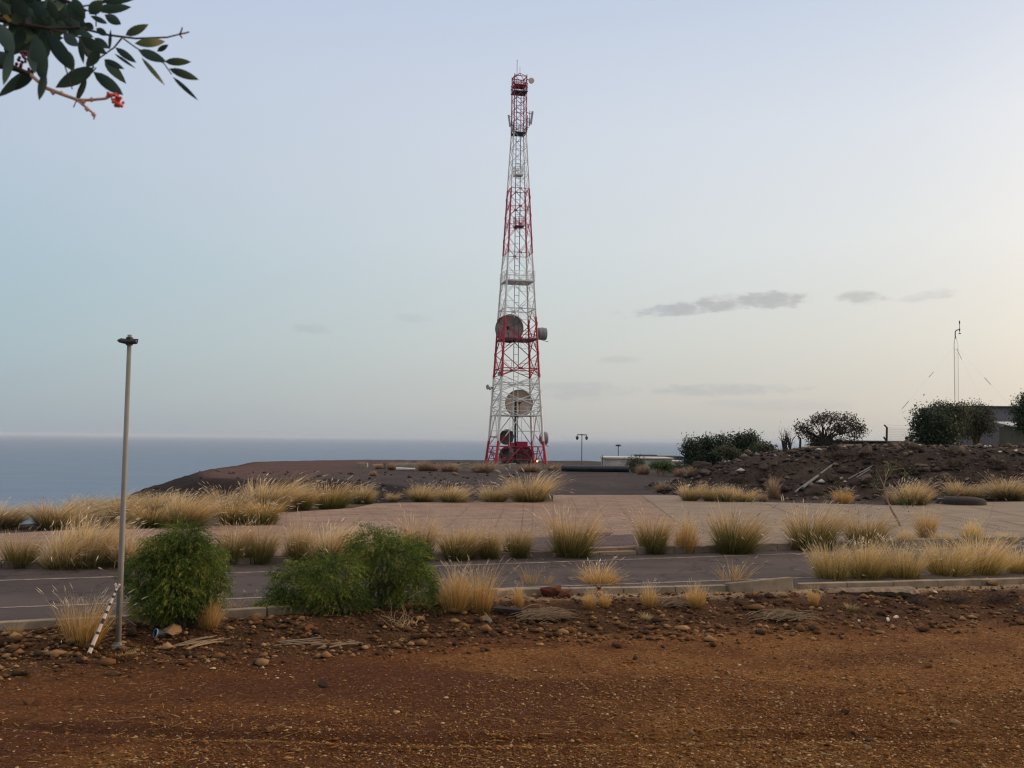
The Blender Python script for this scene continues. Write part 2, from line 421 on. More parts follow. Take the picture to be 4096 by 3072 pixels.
# ------------------------------------------------------------------ ground sheet
def axis(parts):
    out = [parts[0][0]]
    for a, b, st in parts:
        n = max(1, int(round((b - a) / st))); out += list(np.linspace(a, b, n + 1)[1:])
    return np.array(out)
def build_ground():
    xs = axis([(-420, -150, 27), (-150, -60, 6), (-60, -30, 0.9), (-30, -9, 0.3), (-9, 11, 0.085), (11, 32, 0.28), (32, 70, 0.7), (70, 150, 5), (150, 420, 27)])
    ys = axis([(-60, 4, 4), (4, 8, 0.3), (8, 20, 0.075), (20, 46, 0.3), (46, 62, 0.2), (62, 135, 0.6), (135, 200, 5), (200, 440, 24)])
    X, Y = np.meshgrid(xs, ys); x = X.ravel(); y = Y.ravel()
    z = ground_z(x, y)
    nx, ny = len(xs), len(ys)
    i = (np.arange(ny - 1)[:, None] * nx + np.arange(nx - 1)[None]).ravel()
    faces = np.stack([i, i + 1, i + 1 + nx, i + nx], 1)
    # earth colour by place; foreground blend mixes real soil tones with painted warm light
    C = np.zeros((len(x), 3)); k = kerb_y(x) - y
    n = fbm(x * 0.5, y * 0.5, 77)[:, None]; nb = fbm(x * 0.16, y * 0.16, 83)[:, None]; nf = fbm(x * 2.2, y * 2.2, 71)[:, None]
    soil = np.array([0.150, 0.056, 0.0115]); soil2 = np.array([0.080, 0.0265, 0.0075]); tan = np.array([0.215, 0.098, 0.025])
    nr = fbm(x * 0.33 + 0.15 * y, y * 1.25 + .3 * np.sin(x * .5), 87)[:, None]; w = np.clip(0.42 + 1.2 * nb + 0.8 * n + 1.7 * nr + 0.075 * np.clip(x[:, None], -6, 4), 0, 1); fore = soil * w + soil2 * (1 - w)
    w2 = np.clip(-0.12 + 0.9 * nr + 2.4 * n + 1.6 * nf + 0.06 * np.clip(x[:, None], -5, 5), 0, 0.42); fore = fore * (1 - w2) + tan * w2  # tan grows to the right, putting warm light into the soil colour
    rub = np.array([0.070, 0.032, 0.0135]) * (1 + 0.8 * nf)
    pale = np.array([0.25, 0.17, 0.10]) * (1 + 0.5 * nf)
    field = np.array([0.056, 0.044, 0.041]) * (1 + 0.7 * n + 0.5 * nb)
    red = np.array([0.085, 0.048, 0.040]) * (1 + 0.7 * n)
    verge = np.array([0.085, 0.062, 0.036]) * (1 + 0.8 * nf)
    dark = np.array([0.042, 0.029, 0.022]) * (1 + 1.2 * nf + 0.8 * n)
    top = np.array([0.125, 0.082, 0.052]) * (1 + 0.9 * nf)
    def put(wt, col):
        nonlocal C
        wt = np.clip(wt, 0, 1)[:, None]; C = C * (1 - wt) + col * wt
    put(np.ones(len(x)), field)
    put(sstep(-8, -20, x - 0 * y) * (y > 55), red)
    put((y < 56) * (y > 30) * sstep(1, -4, x), red * 0.95)
    put(sstep(-1.5, 0.8, np.minimum(sdist(x, y, LAND) + 1.8, sdist(x, y, FIELD) + 1.2 * n[:, 0])), dark * .6)
    put((k < 0) * (sdist(x, y, PAVE_POLY) < 2.2) * (y < 48), verge)
    for c in (0.0, 1.55): fore = fore * (1 - 0.30 * np.exp(-((y - rut_y(x) - c) / 0.17) ** 2) * (0.4 + 1.2 * fbm(x * .8, y * .8, 99) + .5))[:, None]
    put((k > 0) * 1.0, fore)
    put(sstep(0.25, 0.9, k) * (1 - sstep(2.0, 3.6, k + 0.8 * n[:, 0])), rub)
    put((k > 0) * (1 - sstep(0.55, 0.95, k + 0.5 * nf[:, 0])) * sstep(-1.0, 0.5, x), pale)
    Xe = x - np.clip(y - 58, 0, None) * 0.30 - np.clip(58 - y, 0, None) * 0.12
    mnd = (y > 47) * sstep(7.2, 8.6, Xe) * sstep(48.5, 50, y)
    put(mnd, dark); put(mnd * sstep(56.5, 60, y) * sstep(13, 17, Xe), top)
    C = np.clip(C, 0.004, 0.6)
    m = bpy.data.materials.new('earth'); N, L = nodes_of(m); b = N['Principled BSDF']; b.inputs['Roughness'].default_value = 0.95; b.inputs['Specular IOR Level'].default_value = 0.12
    a = N.new('ShaderNodeAttribute'); a.attribute_name = 'tint'; tc = N.new('ShaderNodeTexCoord')
    n1 = N.new('ShaderNodeTexNoise'); n1.inputs['Scale'].default_value = 13; n1.inputs['Detail'].default_value = 10; n1.inputs['Roughness'].default_value = 0.82
    n2 = N.new('ShaderNodeTexVoronoi'); n2.inputs['Scale'].default_value = 34
    n3 = N.new('ShaderNodeTexNoise'); n3.inputs['Scale'].default_value = 60; n3.inputs['Detail'].default_value = 6
    for q in (n1, n2, n3): L.new(tc.outputs['Object'], q.inputs['Vector'])
    r1 = N.new('ShaderNodeMapRange'); r1.inputs['From Min'].default_value = 0.3; r1.inputs['From Max'].default_value = 0.7; r1.inputs['To Min'].default_value = 0.22; r1.inputs['To Max'].default_value = 1.85
    L.new(n1.outputs['Fac'], r1.inputs['Value'])
    hs = N.new('ShaderNodeHueSaturation'); L.new(a.outputs['Color'], hs.inputs['Color']); L.new(r1.outputs[0], hs.inputs['Value'])
    # pale grit mixed in the soil
    bw = N.new('ShaderNodeSeparateColor'); L.new(n2.outputs['Color'], bw.inputs[0])
    gr = N.new('ShaderNodeMapRange'); gr.inputs['From Min'].default_value = 0.86; gr.inputs['From Max'].default_value = 0.95; gr.inputs['To Max'].default_value = 0.55; L.new(bw.outputs[0], gr.inputs['Value'])
    sc2 = N.new('ShaderNodeMix'); sc2.data_type = 'RGBA'; sc2.blend_type = 'MIX'
    hv = N.new('ShaderNodeHueSaturation'); hv.inputs['Value'].default_value = 2.6; hv.inputs['Saturation'].default_value = 0.8; L.new(a.outputs['Color'], hv.inputs['Color'])
    L.new(gr.outputs[0], sc2.inputs['Factor']); ia = [q for q in sc2.inputs if q.type == 'RGBA']; L.new(hs.outputs[0], ia[0]); L.new(hv.outputs[0], ia[1])
    L.new([q for q in sc2.outputs if q.type == 'RGBA'][0], b.inputs['Base Color'])
    ad = N.new('ShaderNodeMath'); ad.operation = 'MULTIPLY_ADD'; ad.inputs[1].default_value = 0.6; L.new(n2.outputs['Distance'], ad.inputs[0]); L.new(n3.outputs['Fac'], ad.inputs[2])
    ad2 = N.new('ShaderNodeMath'); ad2.operation = 'MULTIPLY_ADD'; ad2.inputs[1].default_value = 1.5; L.new(n1.outputs['Fac'], ad2.inputs[0]); L.new(ad.outputs[0], ad2.inputs[2])
    bp = N.new('ShaderNodeBump'); bp.inputs['Strength'].default_value = 0.9; bp.inputs['Distance'].default_value = 0.035
    L.new(ad2.outputs[0], bp.inputs['Height']); L.new(bp.outputs[0], b.inputs['Normal'])
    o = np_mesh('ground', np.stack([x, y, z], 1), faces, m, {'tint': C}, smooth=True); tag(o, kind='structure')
build_ground()

# ------------------------------------------------------------------ road, kerbs, paving
def strip_mesh(name, left, right, z, m, kind='structure', thick=None):
    V = [(a[0], a[1], z) for a in left] + [(a[0], a[1], z) for a in right]; n = len(left)
    fs = [(i, n + i, n + i + 1, i + 1) for i in range(n - 1)]
    mb = MB().add(V, [f[::-1] for f in fs]); o = mb.build(name, m); tag(o, kind=kind); return o
ASPH = mat('asphalt', (0.076, 0.058, 0.051), (0.055, 0.042, 0.038), scale=1.2, rough=0.9, bump=0.5, bscale=70, spec=0.2, detail=10)
LINE = mat('worn_white_paint', (0.36, 0.30, 0.25), (0.085, 0.066, 0.060), scale=3.5, rough=0.8, spec=0.2, detail=8)
CONC = mat('kerb_concrete', (0.33, 0.245, 0.160), (0.15, 0.11, 0.072), scale=2.2, rough=0.92, bump=0.5, bscale=30, detail=9)
KERBR = mat('weathered_kerb_concrete', (0.27, 0.20, 0.135), (0.11, 0.08, 0.055), scale=1.2, rough=0.95, bump=0.5, bscale=20, detail=9)
KERBD = mat('dirty_kerb_concrete', (0.20, 0.145, 0.10), (0.075, 0.055, 0.04), scale=1.6, rough=0.95, bump=0.5, bscale=20, detail=9)
CONC2 = mat('old_concrete', (0.34, 0.29, 0.22), (0.20, 0.165, 0.125), scale=1.3, rough=0.92, bump=0.4, bscale=14, detail=9, vary=0.2)
xr = np.linspace(-58, 58, 140)
def wear_road():
    N, L = ASPH.node_tree.nodes, ASPH.node_tree.links; b = N['Principled BSDF']; src = b.inputs['Base Color'].links[0].from_socket; tc = N.new('ShaderNodeTexCoord')
    vo = N.new('ShaderNodeTexVoronoi'); vo.feature = 'DISTANCE_TO_EDGE'; vo.inputs['Scale'].default_value = .55
    wn = N.new('ShaderNodeTexNoise'); wn.inputs['Scale'].default_value = 1.8; wn.inputs['Detail'].default_value = 6; L.new(tc.outputs['Object'], wn.inputs['Vector'])
    vm = N.new('ShaderNodeVectorMath'); vm.operation = 'MULTIPLY_ADD'; vm.inputs[1].default_value = (1.2, 1.2, 0); L.new(wn.outputs['Color'], vm.inputs[0]); L.new(tc.outputs['Object'], vm.inputs[2]); L.new(vm.outputs[0], vo.inputs['Vector'])
    cr = N.new('ShaderNodeMapRange'); cr.inputs['From Min'].default_value = .004; cr.inputs['From Max'].default_value = .02; cr.inputs['To Min'].default_value = .45; cr.inputs['To Max'].default_value = 1; L.new(vo.outputs['Distance'], cr.inputs['Value'])
    st = N.new('ShaderNodeTexNoise'); st.inputs['Scale'].default_value = .35; st.inputs['Detail'].default_value = 7; mp = N.new('ShaderNodeMapping'); mp.inputs['Rotation'].default_value = (0, 0, R(-20)); mp.inputs['Scale'].default_value = (.5, 2.2, 1); L.new(tc.outputs['Object'], mp.inputs['Vector']); L.new(mp.outputs[0], st.inputs['Vector'])
    sr = N.new('ShaderNodeMapRange'); sr.inputs['From Min'].default_value = .3; sr.inputs['From Max'].default_value = .7; sr.inputs['To Min'].default_value = .72; sr.inputs['To Max'].default_value = 1.3; L.new(st.outputs['Fac'], sr.inputs['Value'])
    mu = N.new('ShaderNodeMath'); mu.operation = 'MULTIPLY'; L.new(cr.outputs[0], mu.inputs[0]); L.new(sr.outputs[0], mu.inputs[1])
    hs = N.new('ShaderNodeHueSaturation'); L.new(src, hs.inputs['Color']); L.new(mu.outputs[0], hs.inputs['Value']); L.new(hs.outputs[0], b.inputs['Base Color'])
wear_road()
strip_mesh('road', [(x, float(kerb_y(np.array(x))) + 0.02) for x in xr], [(x, float(far_y(np.array(x)))) for x in xr], 0.0, ASPH)
def px_line(name, pts, wid):
    W = np.array([G2(u, v) for u, v in pts]); d0 = W[1] - W[0]; d1 = W[-1] - W[-2]
    W = np.vstack([[W[0] - d0 * 6], W, [W[-1] + d1 * 5]])
    t = np.concatenate([[0], np.cumsum(np.linalg.norm(np.diff(W, axis=0), axis=1))])
    cx = np.polyfit(W[:, 0], W[:, 1], 3); x = np.linspace(W[0, 0], W[-1, 0], 60); y = np.polyval(cx, x)
    return strip_mesh(name, [(a, b - wid / 2) for a, b in zip(x, y)], [(a, b + wid / 2) for a, b in zip(x, y)], 0.005, LINE)
px_line('road_edge_line', [(0, 608.3), (108, 604.5), (221, 599), (272, 596.7), (625, 583), (700, 581), (819, 578.4)], 0.11)
px_line('road_edge_line', [(0, 582), (118, 578.8), (225, 573.6), (271, 571.8), (427, 564.2), (650, 557), (819, 553), (1024, 547)], 0.11)

def kerb_run(a0, a1, fn, h, w, zb, ms, name, seg=1.0, gap=0.012, side=-1):
    mb = MB(); x = a0; i = 0
    while x < a1 - 0.05:
        y0 = float(fn(np.array(x))); dx = 0.01; dy = float(fn(np.array(x + 0.5))) - y0; ang = math.atan2(dy, 0.5)
        x2 = x + seg * math.cos(ang)
        c = ((x + x2) / 2, (y0 + float(fn(np.array(x2)))) / 2 + side * w / 2, zb + h / 2 + random.uniform(-.006, .006))
        mb.box(c, (seg - gap, w, h), ang + random.uniform(-.004, .004), tilt=(random.uniform(-.012, .012), random.uniform(-.006, .006)))
        x = x2; i += 1
    o = mb.build(name, ms, bevel=0.012); tag(o, kind='structure'); return o
kerb_run(-30, G(318, 603)[0], kerb_y, 0.42, 0.16, -0.30, CONC, 'kerb')
xk = G(515, 590)[0]
kerb_run(xk, G(727, 586)[0], kerb_y, 0.42, 0.16, -0.30, CONC, 'kerb')
kerb_run(G(787, 584)[0], 24, kerb_y, 0.42, 0.16, -0.30, CONC, 'kerb')
kerb_run(-40, G(520, 556)[0], far_y, 0.27, 0.20, -0.13, KERBD, 'kerb', side=1)
kerb_run(G(634, 552)[0], 40, far_y, 0.30, 0.20, -0.13, KERBR, 'kerb', side=1)
kerb_run(G(520, 556)[0], G(634, 552)[0], far_y, 0.21, 0.20, -0.13, CONC, 'kerb', side=1)
# the one stone of the near kerb that stands up out of line
p = G(757, 584.5, 0.1)
ks = MB().box((p[0], p[1] - 0.18, 0.06), (1.28, 0.22, 0.30), math.atan2(0.2, 1), tilt=(-0.12, -0.075)).build('kerb_stone', CONC, loc=(p[0], p[1] - .18, 0), bevel=0.02)
tag(ks, 'loose kerb stone tilted up out of the line of the near kerb', 'kerb stone')
p = G(503, 592, 0.02)
ke = MB().box((p[0], p[1] - 0.2, -0.02), (0.75, 0.18, 0.26), 1.0, tilt=(0.1, 0.12)).build('kerb_stone', CONC, loc=(p[0], p[1] - .2, 0), bevel=0.02)
tag(ke, 'short half-buried kerb stone angled away at the broken end of the near kerb', 'kerb stone')

def paver(name, c1, c2, mort, bw, bh, rz, msize=0.012, rough=0.9, scale=0.7):
    m = bpy.data.materials.new(name); N, L = nodes_of(m); b = N['Principled BSDF']; b.inputs['Roughness'].default_value = rough; b.inputs['Specular IOR Level'].default_value = 0.2
    tc = N.new('ShaderNodeTexCoord'); mp = N.new('ShaderNodeMapping'); mp.inputs['Rotation'].default_value = (0, 0, rz); mp.inputs['Location'].default_value = (131.3, 87.7, 0); L.new(tc.outputs['Object'], mp.inputs['Vector'])
    br = N.new('ShaderNodeTexBrick'); br.offset = 0.5; br.inputs['Scale'].default_value = 1.0; br.inputs['Brick Width'].default_value = bw; br.inputs['Row Height'].default_value = bh
    br.inputs['Mortar Size'].default_value = msize; br.inputs['Mortar Smooth'].default_value = 0.4; br.inputs['Bias'].default_value = 0.0
    br.inputs['Color1'].default_value = (*c1, 1); br.inputs['Color2'].default_value = (*c2, 1); br.inputs['Mortar'].default_value = (*mort, 1)
    L.new(mp.outputs[0], br.inputs['Vector'])
    nz = N.new('ShaderNodeTexNoise'); nz.inputs['Scale'].default_value = scale; nz.inputs['Detail'].default_value = 10; nz.inputs['Roughness'].default_value = 0.7
    m2 = N.new('ShaderNodeMapping'); m2.inputs['Scale'].default_value = (1, 1.8, 1); L.new(tc.outputs['Object'], m2.inputs['Vector']); L.new(m2.outputs[0], nz.inputs['Vector'])
    mr = N.new('ShaderNodeMapRange'); mr.inputs['From Min'].default_value = 0.3; mr.inputs['From Max'].default_value = 0.7; mr.inputs['To Min'].default_value = 0.68; mr.inputs['To Max'].default_value = 1.28; L.new(nz.outputs['Fac'], mr.inputs['Value'])
    hs = N.new('ShaderNodeHueSaturation'); L.new(br.outputs['Color'], hs.inputs['Color']); L.new(mr.outputs[0], hs.inputs['Value']); L.new(hs.outputs[0], b.inputs['Base Color'])
    bp = N.new('ShaderNodeBump'); bp.inputs['Strength'].default_value = 0.4; bp.inputs['Distance'].default_value = 0.01; L.new(br.outputs['Fac'], bp.inputs['Height']); bp.invert = True
    L.new(bp.outputs[0], b.inputs['Normal']); return m
TILE = paver('pink_paving_tiles', (0.245, 0.162, 0.112), (0.208, 0.138, 0.096), (0.165, 0.111, 0.079), 0.95, 0.62, R(-12), 0.032)
APRON = paver('concrete_slabs', (0.218, 0.166, 0.118), (0.200, 0.153, 0.109), (0.186, 0.143, 0.102), 400, 2.6, R(-64), 0.045)
JOINT = mat('dirt_filled_joint', (.115, .084, .064), (.07, .052, .04), scale=4, rough=.95)
SETTS = paver('dark_setts', (0.105, 0.070, 0.066), (0.080, 0.052, 0.052), (0.035, 0.026, 0.025), 0.24, 0.12, R(10), 0.012)

def poly_sheet(name, poly, z, m, thick=0.10):
    import bmesh
    bm = bmesh.new(); vs = [bm.verts.new((p[0], p[1], z)) for p in poly]; f = bm.faces.new(vs); bmesh.ops.recalc_face_normals(bm, faces=[f])
    if f.normal.z < 0: f.normal_flip()
    r = bmesh.ops.extrude_face_region(bm, geom=[f]); low = [e for e in r['geom'] if isinstance(e, bmesh.types.BMVert)]
    bmesh.ops.translate(bm, verts=low, vec=(0, 0, thick)); bmesh.ops.translate(bm, verts=bm.verts, vec=(0, 0, -thick))
    for ff in list(bm.faces):
        ff.normal_update()
    bmesh.ops.recalc_face_normals(bm, faces=bm.faces[:]); bmesh.ops.triangulate(bm, faces=[q for q in bm.faces if len(q.verts) > 4])
    me = bpy.data.meshes.new(name); bm.to_mesh(me); bm.free(); me.materials.append(m)
    o = bpy.data.objects.new(name, me); COL.objects.link(o); tag(o, kind='structure'); return o
# joint line between tiles and bare concrete
J0 = G2(641, 494.9, .15); J1 = G2(700, 540, .15)
xf = float(J1[0]) + 0.6
jf = (xf, float(far_y(np.array(xf))) + 0.21)
lf = [(x, float(far_y(np.array(x))) + 0.21) for x in np.linspace(-55, xf, 60)]
rt = [(x, float(far_y(np.array(x))) + 0.21) for x in np.linspace(xf, 55, 60)]
bl = [(-60.0, PB[0][1] - 7)] + PB[:10] + [J0]
br_ = [J0] + PB[10:] + [(60.0, PB[-1][1] + 6)]
poly_sheet('paving', lf + [J1] + bl[::-1], 0.15, TILE)
poly_sheet('paving', rt + br_[::-1] + [(J1[0] + 0.001, J1[1])], 0.15, APRON)
def joints(name, lines, w):
    mb = MB(); g = random.Random(3)
    for (u0, v0, u1, v1) in lines:
        a = np.array(G2(u0, v0, .15)); b = np.array(G2(u1, v1, .15)); d = (b - a) / np.linalg.norm(b - a); q = np.array([-d[1], d[0]]); n = 14; V = []
        for i in range(n + 1):
            c = a + (b - a) * i / n + q * g.uniform(-.02, .02); ww = w * g.uniform(.5, 1.2); V += [(c[0] - q[0] * ww, c[1] - q[1] * ww, .1545), (c[0] + q[0] * ww, c[1] + q[1] * ww, .1545)]
        mb.add(V, [(2 * i, 2 * i + 1, 2 * i + 3, 2 * i + 2) for i in range(n)])
    o = mb.build(name, JOINT); tag(o, kind='structure')
joints('paving_joints', [(641.5, 495.5, 684, 527), (767, 504, 803, 519), (838.5, 508.6, 861, 515.6), (881, 523, 897, 527), (940, 525, 962, 530), (945, 517.7, 1002, 530.3), (969, 506.5, 1030, 518.2), (1000, 520.5, 1040, 529), (905, 507, 1008, 528)], .028)
joints('paving_joints', [(506, 503.5, 495, 527), (524, 503.5, 521, 533), (533, 503.5, 532, 533), (571, 497, 579, 514), (594, 497, 612, 531), (615, 500, 634, 524), (470, 506, 447, 527), (432, 513, 398, 523), (553, 497, 554, 530)], .010)
a = [G2(521, 538, .15), G2(633, 534.5, .15)]; b_ = [G2(516, 550.5, .15), G2(637, 545, .15)]
poly_sheet('driveway_setts', [a[0], a[1], b_[1], b_[0]], 0.156, SETTS, thick=0.05)
a = G2(590, 533.5, .15); 
poly_sheet('drain_channel', [G2(574, 534.2, .15), G2(612, 532.6, .15), G2(613, 535.2, .15), G2(574, 536.6, .15)], 0.166, mat('rusty_grating', (.10, .045, .025), (.05, .028, .02), scale=8), thick=0.05)

# ------------------------------------------------------------------ red and white tower
RED = mat('red_tower_paint', (0.44, 0.030, 0.058), (0.32, 0.024, 0.044), scale=0.9, rough=0.6, spec=0.3)
WHT = mat('white_tower_paint', (0.72, 0.70, 0.66), (0.50, 0.49, 0.47), scale=0.9, rough=0.6, spec=0.3)
STEEL = mat('dull_galvanised_steel', (0.15, 0.145, 0.14), (0.09, 0.088, 0.088), scale=1.5, rough=0.6, metal=0.3)
DARK = mat('dark_metal', (0.035, 0.036, 0.04), (0.02, 0.02, 0.023), scale=3, rough=0.55)
DISH = mat('weathered_dish_face', (0.42, 0.335, 0.285), (0.23, 0.18, 0.16), scale=0.45, rough=0.7)
DISHB = mat('brown_dish_face', (0.52, 0.41, 0.31), (0.28, 0.21, 0.16), scale=0.55, rough=0.7)
DRUM = mat('grey_drum_skin', (0.26, 0.26, 0.265), (0.19, 0.19, 0.195), scale=1.2, rough=0.6, stretch=(1, 1, 4))
RUSTD = mat('rust_stained_dish', (0.13, 0.085, 0.065), (0.06, 0.045, 0.042), scale=0.7, rough=0.75)
CREAM = mat('cream_dish_cover', (0.60, 0.50, 0.40), (0.52, 0.43, 0.34), scale=1, rough=0.5)
PANELM = mat('grey_panel_plastic', (0.42, 0.42, 0.42), (0.34, 0.34, 0.34), scale=1, rough=0.5)
TY = 116.0
def zt(v, u=516): return float(at(u, v, TY)[2])
TC = at(515.3, 463.5, TY); TC = np.array([TC[0], TC[1], 0.0])
S_TAB = [(464.5, 50.5), (446.5, 46.2), (441, 45), (415.5, 41.9), (370, 37), (318, 31.7), (255, 24.6), (190, 18.5), (133, 12.8), (76, 12.6)]
HT = np.array([zt(v) for v, s in S_TAB]); HS = np.array([s * TY / F for v, s in S_TAB])
ROT = R(13)
def half(z): return float(np.interp(z, HT, HS)) / 2
def corner(i, z, k=1.0):
    s = half(z) * k; dx, dy = [(-s, -s), (s, -s), (s, s), (-s, s)][i % 4]
    return Vector((TC[0] + dx * math.cos(ROT) - dy * math.sin(ROT), TC[1] + dx * math.sin(ROT) + dy * math.cos(ROT), z))
def build_tower():
    root = thing('lattice_tower', 'tall red and white lattice tower with dishes at the far edge of the field', 'tower', TC)
    lc = tuple(TC)
    bands = [(zt(464.6), zt(441), 0), (zt(441), zt(378), 1), (zt(378), zt(318), 0), (zt(318), zt(255), 1), (zt(255), zt(190), 0), (zt(190), zt(133.5), 1), (zt(133.5), zt(76), 0)]
    for i in range(4):
        mb = MB()
        for (a, b, c) in bands:
            k = max(2, int((b - a) / 2)); zs = np.linspace(a if a > 1 else 0.0, b, k)
            r = lambda z: 0.15 - 0.10 * min(1, z / 40)
            mb.tube([corner(i, z) for z in zs], [r(z) for z in zs], n=6, mi=c)
        mb.build('leg', [RED, WHT], root, lc)
    levels = [464, 446.5, 415.7, 399.8, 384, 369.3, 339.5, 310, 282, 254.5, 226, 208, 190, 176, 162, 148, 133.5, 122, 111, 100, 89, 78]
    def band_of(z):
        for n, (a, b, c) in enumerate(bands):
            if a <= z < b: return n
        return len(bands) - 1
    parts = [MB() for _ in bands]
    def bar(a, b, r):
        z = (a.z + b.z) / 2; n = max(1, int((b - a).length / 1.2)); 
        for q in range(n):
            p0 = a.lerp(b, q / n); p1 = a.lerp(b, (q + 1) / n)
            parts[band_of((p0.z + p1.z) / 2)].tube([p0, p1], r, n=4)
    for li, v0 in enumerate(levels[:-1]):
        z0 = max(zt(v0), 0.05); z1 = zt(levels[li + 1]); zm = (z0 + z1) / 2
        big = z0 < 17; r = 0.056 if z0 < 17 else (0.037 if z0 < 31 else 0.027)
        for s in range(4):
            a0, b0, a1, b1 = corner(s, z0), corner(s + 1, z0), corner(s, z1), corner(s + 1, z1)
            am, bm = corner(s, zm), corner(s + 1, zm); m0 = a0.lerp(b0, .5); m1 = a1.lerp(b1, .5)
            bar(a1, b1, r * 1.2 if big else r)
            if li == 0:
                for q in (0.5,): bar(m1, a0.lerp(b0, 0.2), r); bar(m1, a0.lerp(b0, 0.8), r)
                bar(corner(s, z0 + .5), corner(s + 1, z0 + .5).lerp(corner(s, z0 + .5), .3), r); bar(a1, a0.lerp(b0, .22), r * .8); bar(b1, a0.lerp(b0, .78), r * .8)
            elif li == 1:
                bar(m1, a0, r); bar(m1, b0, r); q0 = m1.lerp(a0, .5); q1 = m1.lerp(b0, .5)
                bar(q0, am, r * .6); bar(q1, bm, r * .6); bar(q0, a0.lerp(b0, .25), r * .5); bar(q1, a0.lerp(b0, .75), r * .5); bar(q0, q1, r * .6)
                bar(q0, a1.lerp(b1, .25), r * .5); bar(q1, a1.lerp(b1, .75), r * .5)
            elif z0 < 31:
                # diamond bracing between the leg joints and the middle of the girts, with light redundants
                for (e, h) in ((am, m0), (am, m1), (bm, m0), (bm, m1)): bar(e, h, r)
                for (e, c0, c1) in ((am, a0, a1), (bm, b0, b1)):
                    for (mm, cc) in ((m0, c0), (m1, c1)):
                        q = e.lerp(mm, .5); lg = e.lerp(cc, .5); bar(q, lg, r * .55); bar(q, mm.lerp(cc, .5), r * .5); bar(lg, mm.lerp(cc, .5), r * .45)
                g = 0.20 if big else 0.15
                for e in (am, bm):
                    pl = parts[band_of(e.z)]; pl.box(e, (g * 1.5, 0.05, g * 2.2), ROT + s * math.pi / 2)
                pl = parts[band_of(z1)]; pl.box(m1, (g * 2.4, 0.05, g * 1.3), ROT + s * math.pi / 2)
            else:
                bar(a0, b1, r); bar(b0, a1, r)
    for n, mb in enumerate(parts):
        o = mb.build('bracing', WHT if bands[n][2] else RED, root, lc)
        o['label'] = 'white painted lattice bracing' if bands[n][2] else 'red painted lattice bracing'
    # ladder and cable tray up the middle
    mb = MB(); ztop = zt(80)
    cc = lambda z, dx, dy: Vector((TC[0] + dx * math.cos(ROT) - dy * math.sin(ROT), TC[1] + dx * math.sin(ROT) + dy * math.cos(ROT), z))
    for dx in (-0.32, 0.22):
        for k in range(8):
            a, b = ztop * k / 8, ztop * (k + 1) / 8; mb.tube([cc(a, dx, 0), cc(b, dx, 0)], 0.06, n=4, mi=1 if 0.09 < (a + b) / 2 / ztop < 0.25 or .42 < (a + b) / 2 / ztop < .55 else 0)
    z = 0.5
    while z < ztop: mb.tube([cc(z, -0.32, 0), cc(z, 0.22, 0)], 0.03, n=4); z += 0.85
    mb.build('ladder', [STEEL, WHT], root, lc)
    mb = MB()
    for dx in (-0.1, 0.0, 0.08): mb.tube([cc(0, dx, .15), cc(zt(420), dx, .15), cc(zt(400), dx * .7, .15)], 0.045, n=5)
    mb.build('cable_bundle', DARK, root, lc)
    # platforms with railings
    def platform(v, k, m, dark=False, rail=1.0, x0=-1, x1=1, y0=-1, y1=1):
        z = zt(v); s = half(z) * k; mb = MB()
        P = lambda x, y, h=0: cc(z + h, x * s, y * s)
        vs = [P(x0, y0), P(x1, y0), P(x1, y1), P(x0, y1)]; mb.add([*vs, *[q + Vector((0, 0, .1)) for q in vs]], [(3, 2, 1, 0), (4, 5, 6, 7), (0, 1, 5, 4), (1, 2, 6, 5), (2, 3, 7, 6), (3, 0, 4, 7)])
        o = mb.build('platform', DARK if dark else m, root, lc); rb = MB()
        ring = [(x0, y0), (x1, y0), (x1, y1), (x0, y1), (x0, y0)]
        for h in (rail * .55, rail):
            for q in range(4): rb.tube([P(*ring[q], h + .1), P(*ring[q + 1], h + .1)], 0.03, n=4)
        for q in range(4):
            for f in (0, .33, .66): 
                a = P(*ring[q]); b = P(*ring[q + 1]); w = a.lerp(b, f); rb.tube([w, w + Vector((0, 0, rail + .1))], 0.03, n=4)
        rb.build('railing', m, o, lc)
    platform(283, 1.05, WHT, rail=1.05); platform(228, 0.7, RED, True, 1.0, -.6, .6, -1.3, 0); platform(177, .9, WHT, False, .9, -.7, .4, -1, .1)
    platform(134.5, 1.05, STEEL, True, .7); platform(93.5, 1.12, RED, True, .9); platform(416.3, .98, WHT, False, .9); platform(341, 1.0, RED, True, .9); platform(87, 1.0, RED, True, .5)
    # top pyramid and rods
    z1 = zt(77.8); ap = Vector((TC[0] + 0.05, TC[1], zt(73.2))); mb = MB()
    for i in range(4): mb.tube([corner(i, z1), ap], 0.035, n=4)
    for i in range(4): mb.tube([corner(i, z1), corner(i + 1, z1)], 0.05, n=4)
    mb.build('top_pyramid', RED, root, lc)
    mb = MB().tube([ap, ap + Vector((0, 0, .75))], 0.022, n=5); mb.build('lightning_rod', STEEL, root, lc)
    c0 = corner(0, z1); c0.x += 0.25
    mb = MB().tube([c0 - Vector((0, 0, .6)), c0 + Vector((0, 0, 1.75))], 0.03, n=5); mb.lathe(c0 + Vector((0, 0, 1.7)), (0, 0, 1), [(0, .02), (.05, .07), (.1, .02)], 8); mb.build('whip_antenna', STEEL, root, lc)
    def P(u, v, dy=0): return Vector(tuple(at(u, v, TY + dy)))
